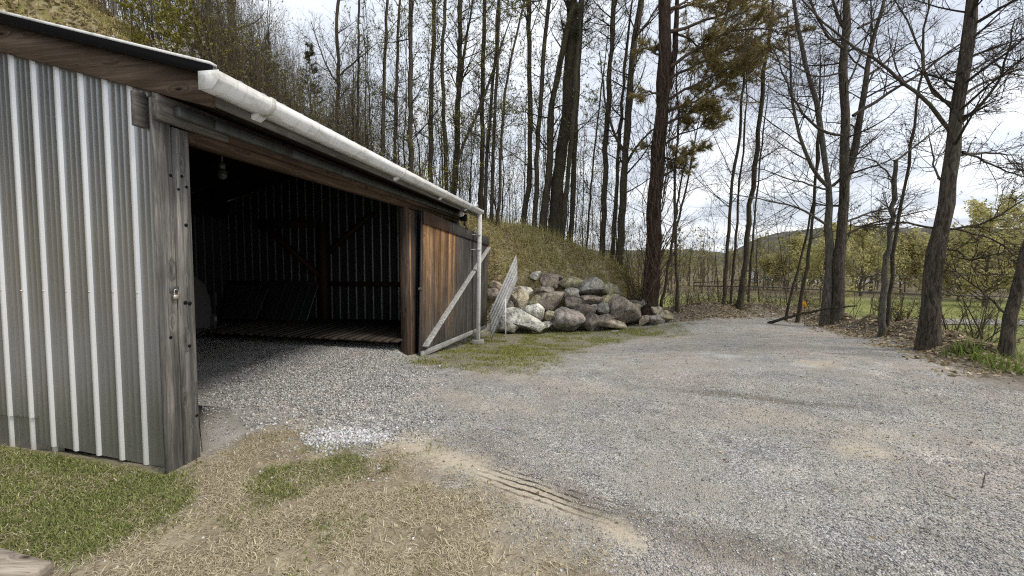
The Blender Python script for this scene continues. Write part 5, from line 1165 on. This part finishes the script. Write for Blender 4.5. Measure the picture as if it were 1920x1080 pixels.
x, y, z, _ = scatter(190000, -6, 7.5, 12.2, 19.5, lambda m_, x, y: smooth(.5, 1.1, m_['hill']) * (.25 + .75 * smooth(.42, .58, fbm(x * 1.9, y * 1.9, 74)))); blade_obj('hill_grass', 'dry yellowish grass and stems covering the bank above the boulders', 'grass', x, y, z, .16, .006, .8, 'hillgrass', .6)
x, y, z, _ = scatter(9000, -6, 7.5, 13.5, 19.5, lambda m_, x, y: smooth(.5, 1.1, m_['hill']) * .8); blade_obj('hill_stems', 'tall dry weed stems standing over the bank', 'weeds', x, y, z, .55, .006, .35, 'hillgrass', .2)
def scraps(name, label, x, y, z, sz, m, cat='leaf litter'):
    V_, f_, tn = leafquads(np.stack([x, y, z + sz * .25], 1), sz, .6, .55); tag(link(name, mesh_np(name, V_, [(f_, 0)], [M[m]], False, {'tone': tn})), label, cat, None, 'stuff')
x, y, z, _ = scatter(300000, -6, 12, 5.5, 19.5, lambda m_, x, y: np.maximum(m_['litter'], m_['soil_and_lines'] * .8) * (.25 + .6 * smooth(.4, .6, fbm(x * 1.2, y * 1.2, 75)))); k = outside_garage(x, y)
scraps('fallen_leaves', 'dry fallen leaves over the bank and along the driveway edge', x[k], y[k], z[k], .042, 'litter')
x, y, z, _ = scatter(2600, -3, 3, 1.0, 4.2, lambda m_, x, y: np.maximum(m_['straw'], .0) * .35 + .01); k = in_view(x, y, z) & outside_garage(x, y); scraps('leaf_scraps', 'pale leaf scraps scattered over the foreground straw', x[k], y[k], z[k], .016, 'litter')
x, y, z, _ = scatter(2500, -2, 10, 2.0, 14.5, lambda m_, x, y: .05 * (1 - m_['green']) + .25 * m_['soil_and_lines']); k = outside_garage(x, y); V_, q_, t_, tn = blades(x[k], y[k], z[k] + .008, .22, .0035, 1.5, .1); tag(link('fallen_twigs', mesh_np('fallen_twigs', V_, [(q_, 0), (t_, 0)], [M['twigtan']], True, {'tone': tn})), 'small dead twigs scattered over the gravel and bank', 'twigs', None, 'stuff')
x, y, z, _ = scatter(60000, -2, 9, 2.2, 14, lambda m_, x, y: .045 * (1 - m_['straw']) * (1 - m_['green'])); k = outside_garage(x, y); scraps('drive_leaves', 'stray dry leaves blown over the gravel', x[k], y[k], z[k], .016, 'litter')
x = rg.uniform(-26, -9, 60000); y = rg.uniform(8, 26, 60000); z = terrain(x, y); blade_obj('slope_grass', 'rough brown and green grass of the steep slope behind the garage', 'grass', x, y, z, .35, .012, .9, 'hillgrass', .7)
x = rg.uniform(-26, -9, 50000); y = rg.uniform(8, 26, 50000); z = terrain(x, y); scraps('slope_leaves', 'leaf litter on the steep slope behind the garage', x, y, z, .10, 'litter')
# crushed stone as real stones near the camera
OV = np.array([[1, 0, 0], [-1, 0, 0], [0, 1, 0], [0, -1, 0], [0, 0, 1], [0, 0, -1]], float); OF = np.array([[0, 2, 4], [2, 1, 4], [1, 3, 4], [3, 0, 4], [2, 0, 5], [1, 2, 5], [3, 1, 5], [0, 3, 5]])
def stones_obj(name, label, x, y, z, r0, r1, tones, tp):
    n = len(x); s_ = rg.uniform(r0, r1, n) * rg.uniform(.6, 1.2, n); Vv = OV[None] * (rg.uniform(.55, 1.25, (n, 6, 1))) + rg.normal(0, .18, (n, 6, 3)); Vv[:, :, 2] *= .7
    a = rg.uniform(0, 6.28, n); c, s = np.cos(a)[:, None], np.sin(a)[:, None]; X = Vv[:, :, 0] * c - Vv[:, :, 1] * s; Y = Vv[:, :, 0] * s + Vv[:, :, 1] * c
    Vv = np.stack([X, Y, Vv[:, :, 2]], 2) * s_[:, None, None] + np.stack([x, y, z + s_ * .25], 1)[:, None, :]
    F_ = (np.arange(n)[:, None, None] * 6 + OF[None]).reshape(-1, 3); tn = np.array(tones)[rg.choice(len(tones), n, p=tp)] * rg.uniform(.75, 1.25, (n, 1))
    tag(link(name, mesh_np(name, Vv.reshape(-1, 3), [(F_, 0)], [M['stone']], False, {'tone': np.repeat(np.c_[tn, np.ones(n)], 6, 0)})), label, 'gravel', None, 'stuff')
GT = [(.20, .20, .20), (.33, .325, .32), (.46, .45, .435), (.62, .61, .60), (.42, .36, .31), (.35, .375, .41)]; GPp = [.22, .28, .22, .1, .09, .09]
x, y, z, _ = scatter(300000, -2.0, 6.5, 1.2, 6.0, lambda m_, x, y: np.clip((1 - m_['straw']) * (1 - m_['green']) * (1 - .97 * m_['sand']) * (1 - m_['litter']), 0, 1) * np.clip(1.2 - y / 6, .15, 1) * (.35 + .65 * smooth(.35, .6, fbm(x * 1.3, y * 1.3, 76)))); k = in_view(x, y, z) & ((to_garage(x, y)[0] > .03) | (to_garage(x, y)[1] > .3))
stones_obj('gravel', 'loose grey crushed stone of the near driveway', x[k], y[k], z[k], .003, .009, GT, GPp)
x, y, z, _ = scatter(70000, -4.2, -.4, 2.8, 7.6, lambda m_, x, y: m_['coarse'] ** 1.3 * .55); k = (to_garage(x, y)[1] > .3) | (to_garage(x, y)[0] > .05)
stones_obj('coarse_gravel', 'coarser bluish gravel at the garage opening', x[k], y[k], z[k], .009, .019, [(.28, .28, .275), (.43, .425, .415), (.58, .57, .555), (.20, .20, .195)], [.3, .35, .2, .15])
x = rg.uniform(sl[:, 0].min(), sl[:, 0].max(), 2600); y = rg.uniform(sl[:, 1].min(), sl[:, 1].max(), 2600); k = (sdf(x, y, sl) > .03) & (rg.uniform(0, 1, 2600) < smooth(.35, .65, fbm(x * 6, y * 6, 79)) + .15)
stones_obj('slab_gravel', 'gravel strewn over the broken concrete slab', x[k], y[k], np.full(k.sum(), slab_z), .004, .012, GT, GPp)
x, y, z, _ = scatter(9000, -2.2, -.6, 2.6, 4.0, lambda m_, x, y: m_['white']); stones_obj('white_gravel', 'spilled white stones where the opening meets the worn grass', x, y, z, .010, .02, [(.58, .58, .58), (.42, .43, .45), (.72, .71, .69)], [.4, .35, .25])
x, y, z, _ = scatter(2200, -3, 1.4, 1.0, 3.4, lambda m_, x, y: m_['straw'] * .3); k = outside_garage(x, y); stones_obj('stray_stones', 'stray pale pebbles in the worn grass', x[k], y[k], z[k], .005, .013, [(.6, .58, .54), (.4, .38, .35)], [.5, .5])
# clumps of lilies by the thickest maple
for k, (px, py, n, lbl) in enumerate(((1800, 660, 60, 'lush lily clump touching the thickest maple'), (1835, 672, 60, 'middle lily clump between the thickest maple and the leaning trunk'), (1868, 690, 50, 'lily clump left of the foot of the leaning trunk'), (1905, 700, 45, 'lily clump in front of the leaning trunk, at the frame edge'))):
    c = G(px, py); xx = c[0] + np.clip(rg.normal(0, .11, n), -.22, .22); yy = c[1] + np.clip(rg.normal(0, .11, n), -.22, .22); zz = terrain(xx, yy); V_, q_, t_, tn = blades(xx - c[0], yy - c[1], zz - c[2], .27, .010, .55, .7)
    o = link('lily_clump', mesh_np('lily_clump', V_, [(q_, 0), (t_, 0)], [M['lily']], True, {'tone': tn})); o.location = c; tag(o, lbl, 'plant', 'lily clumps')
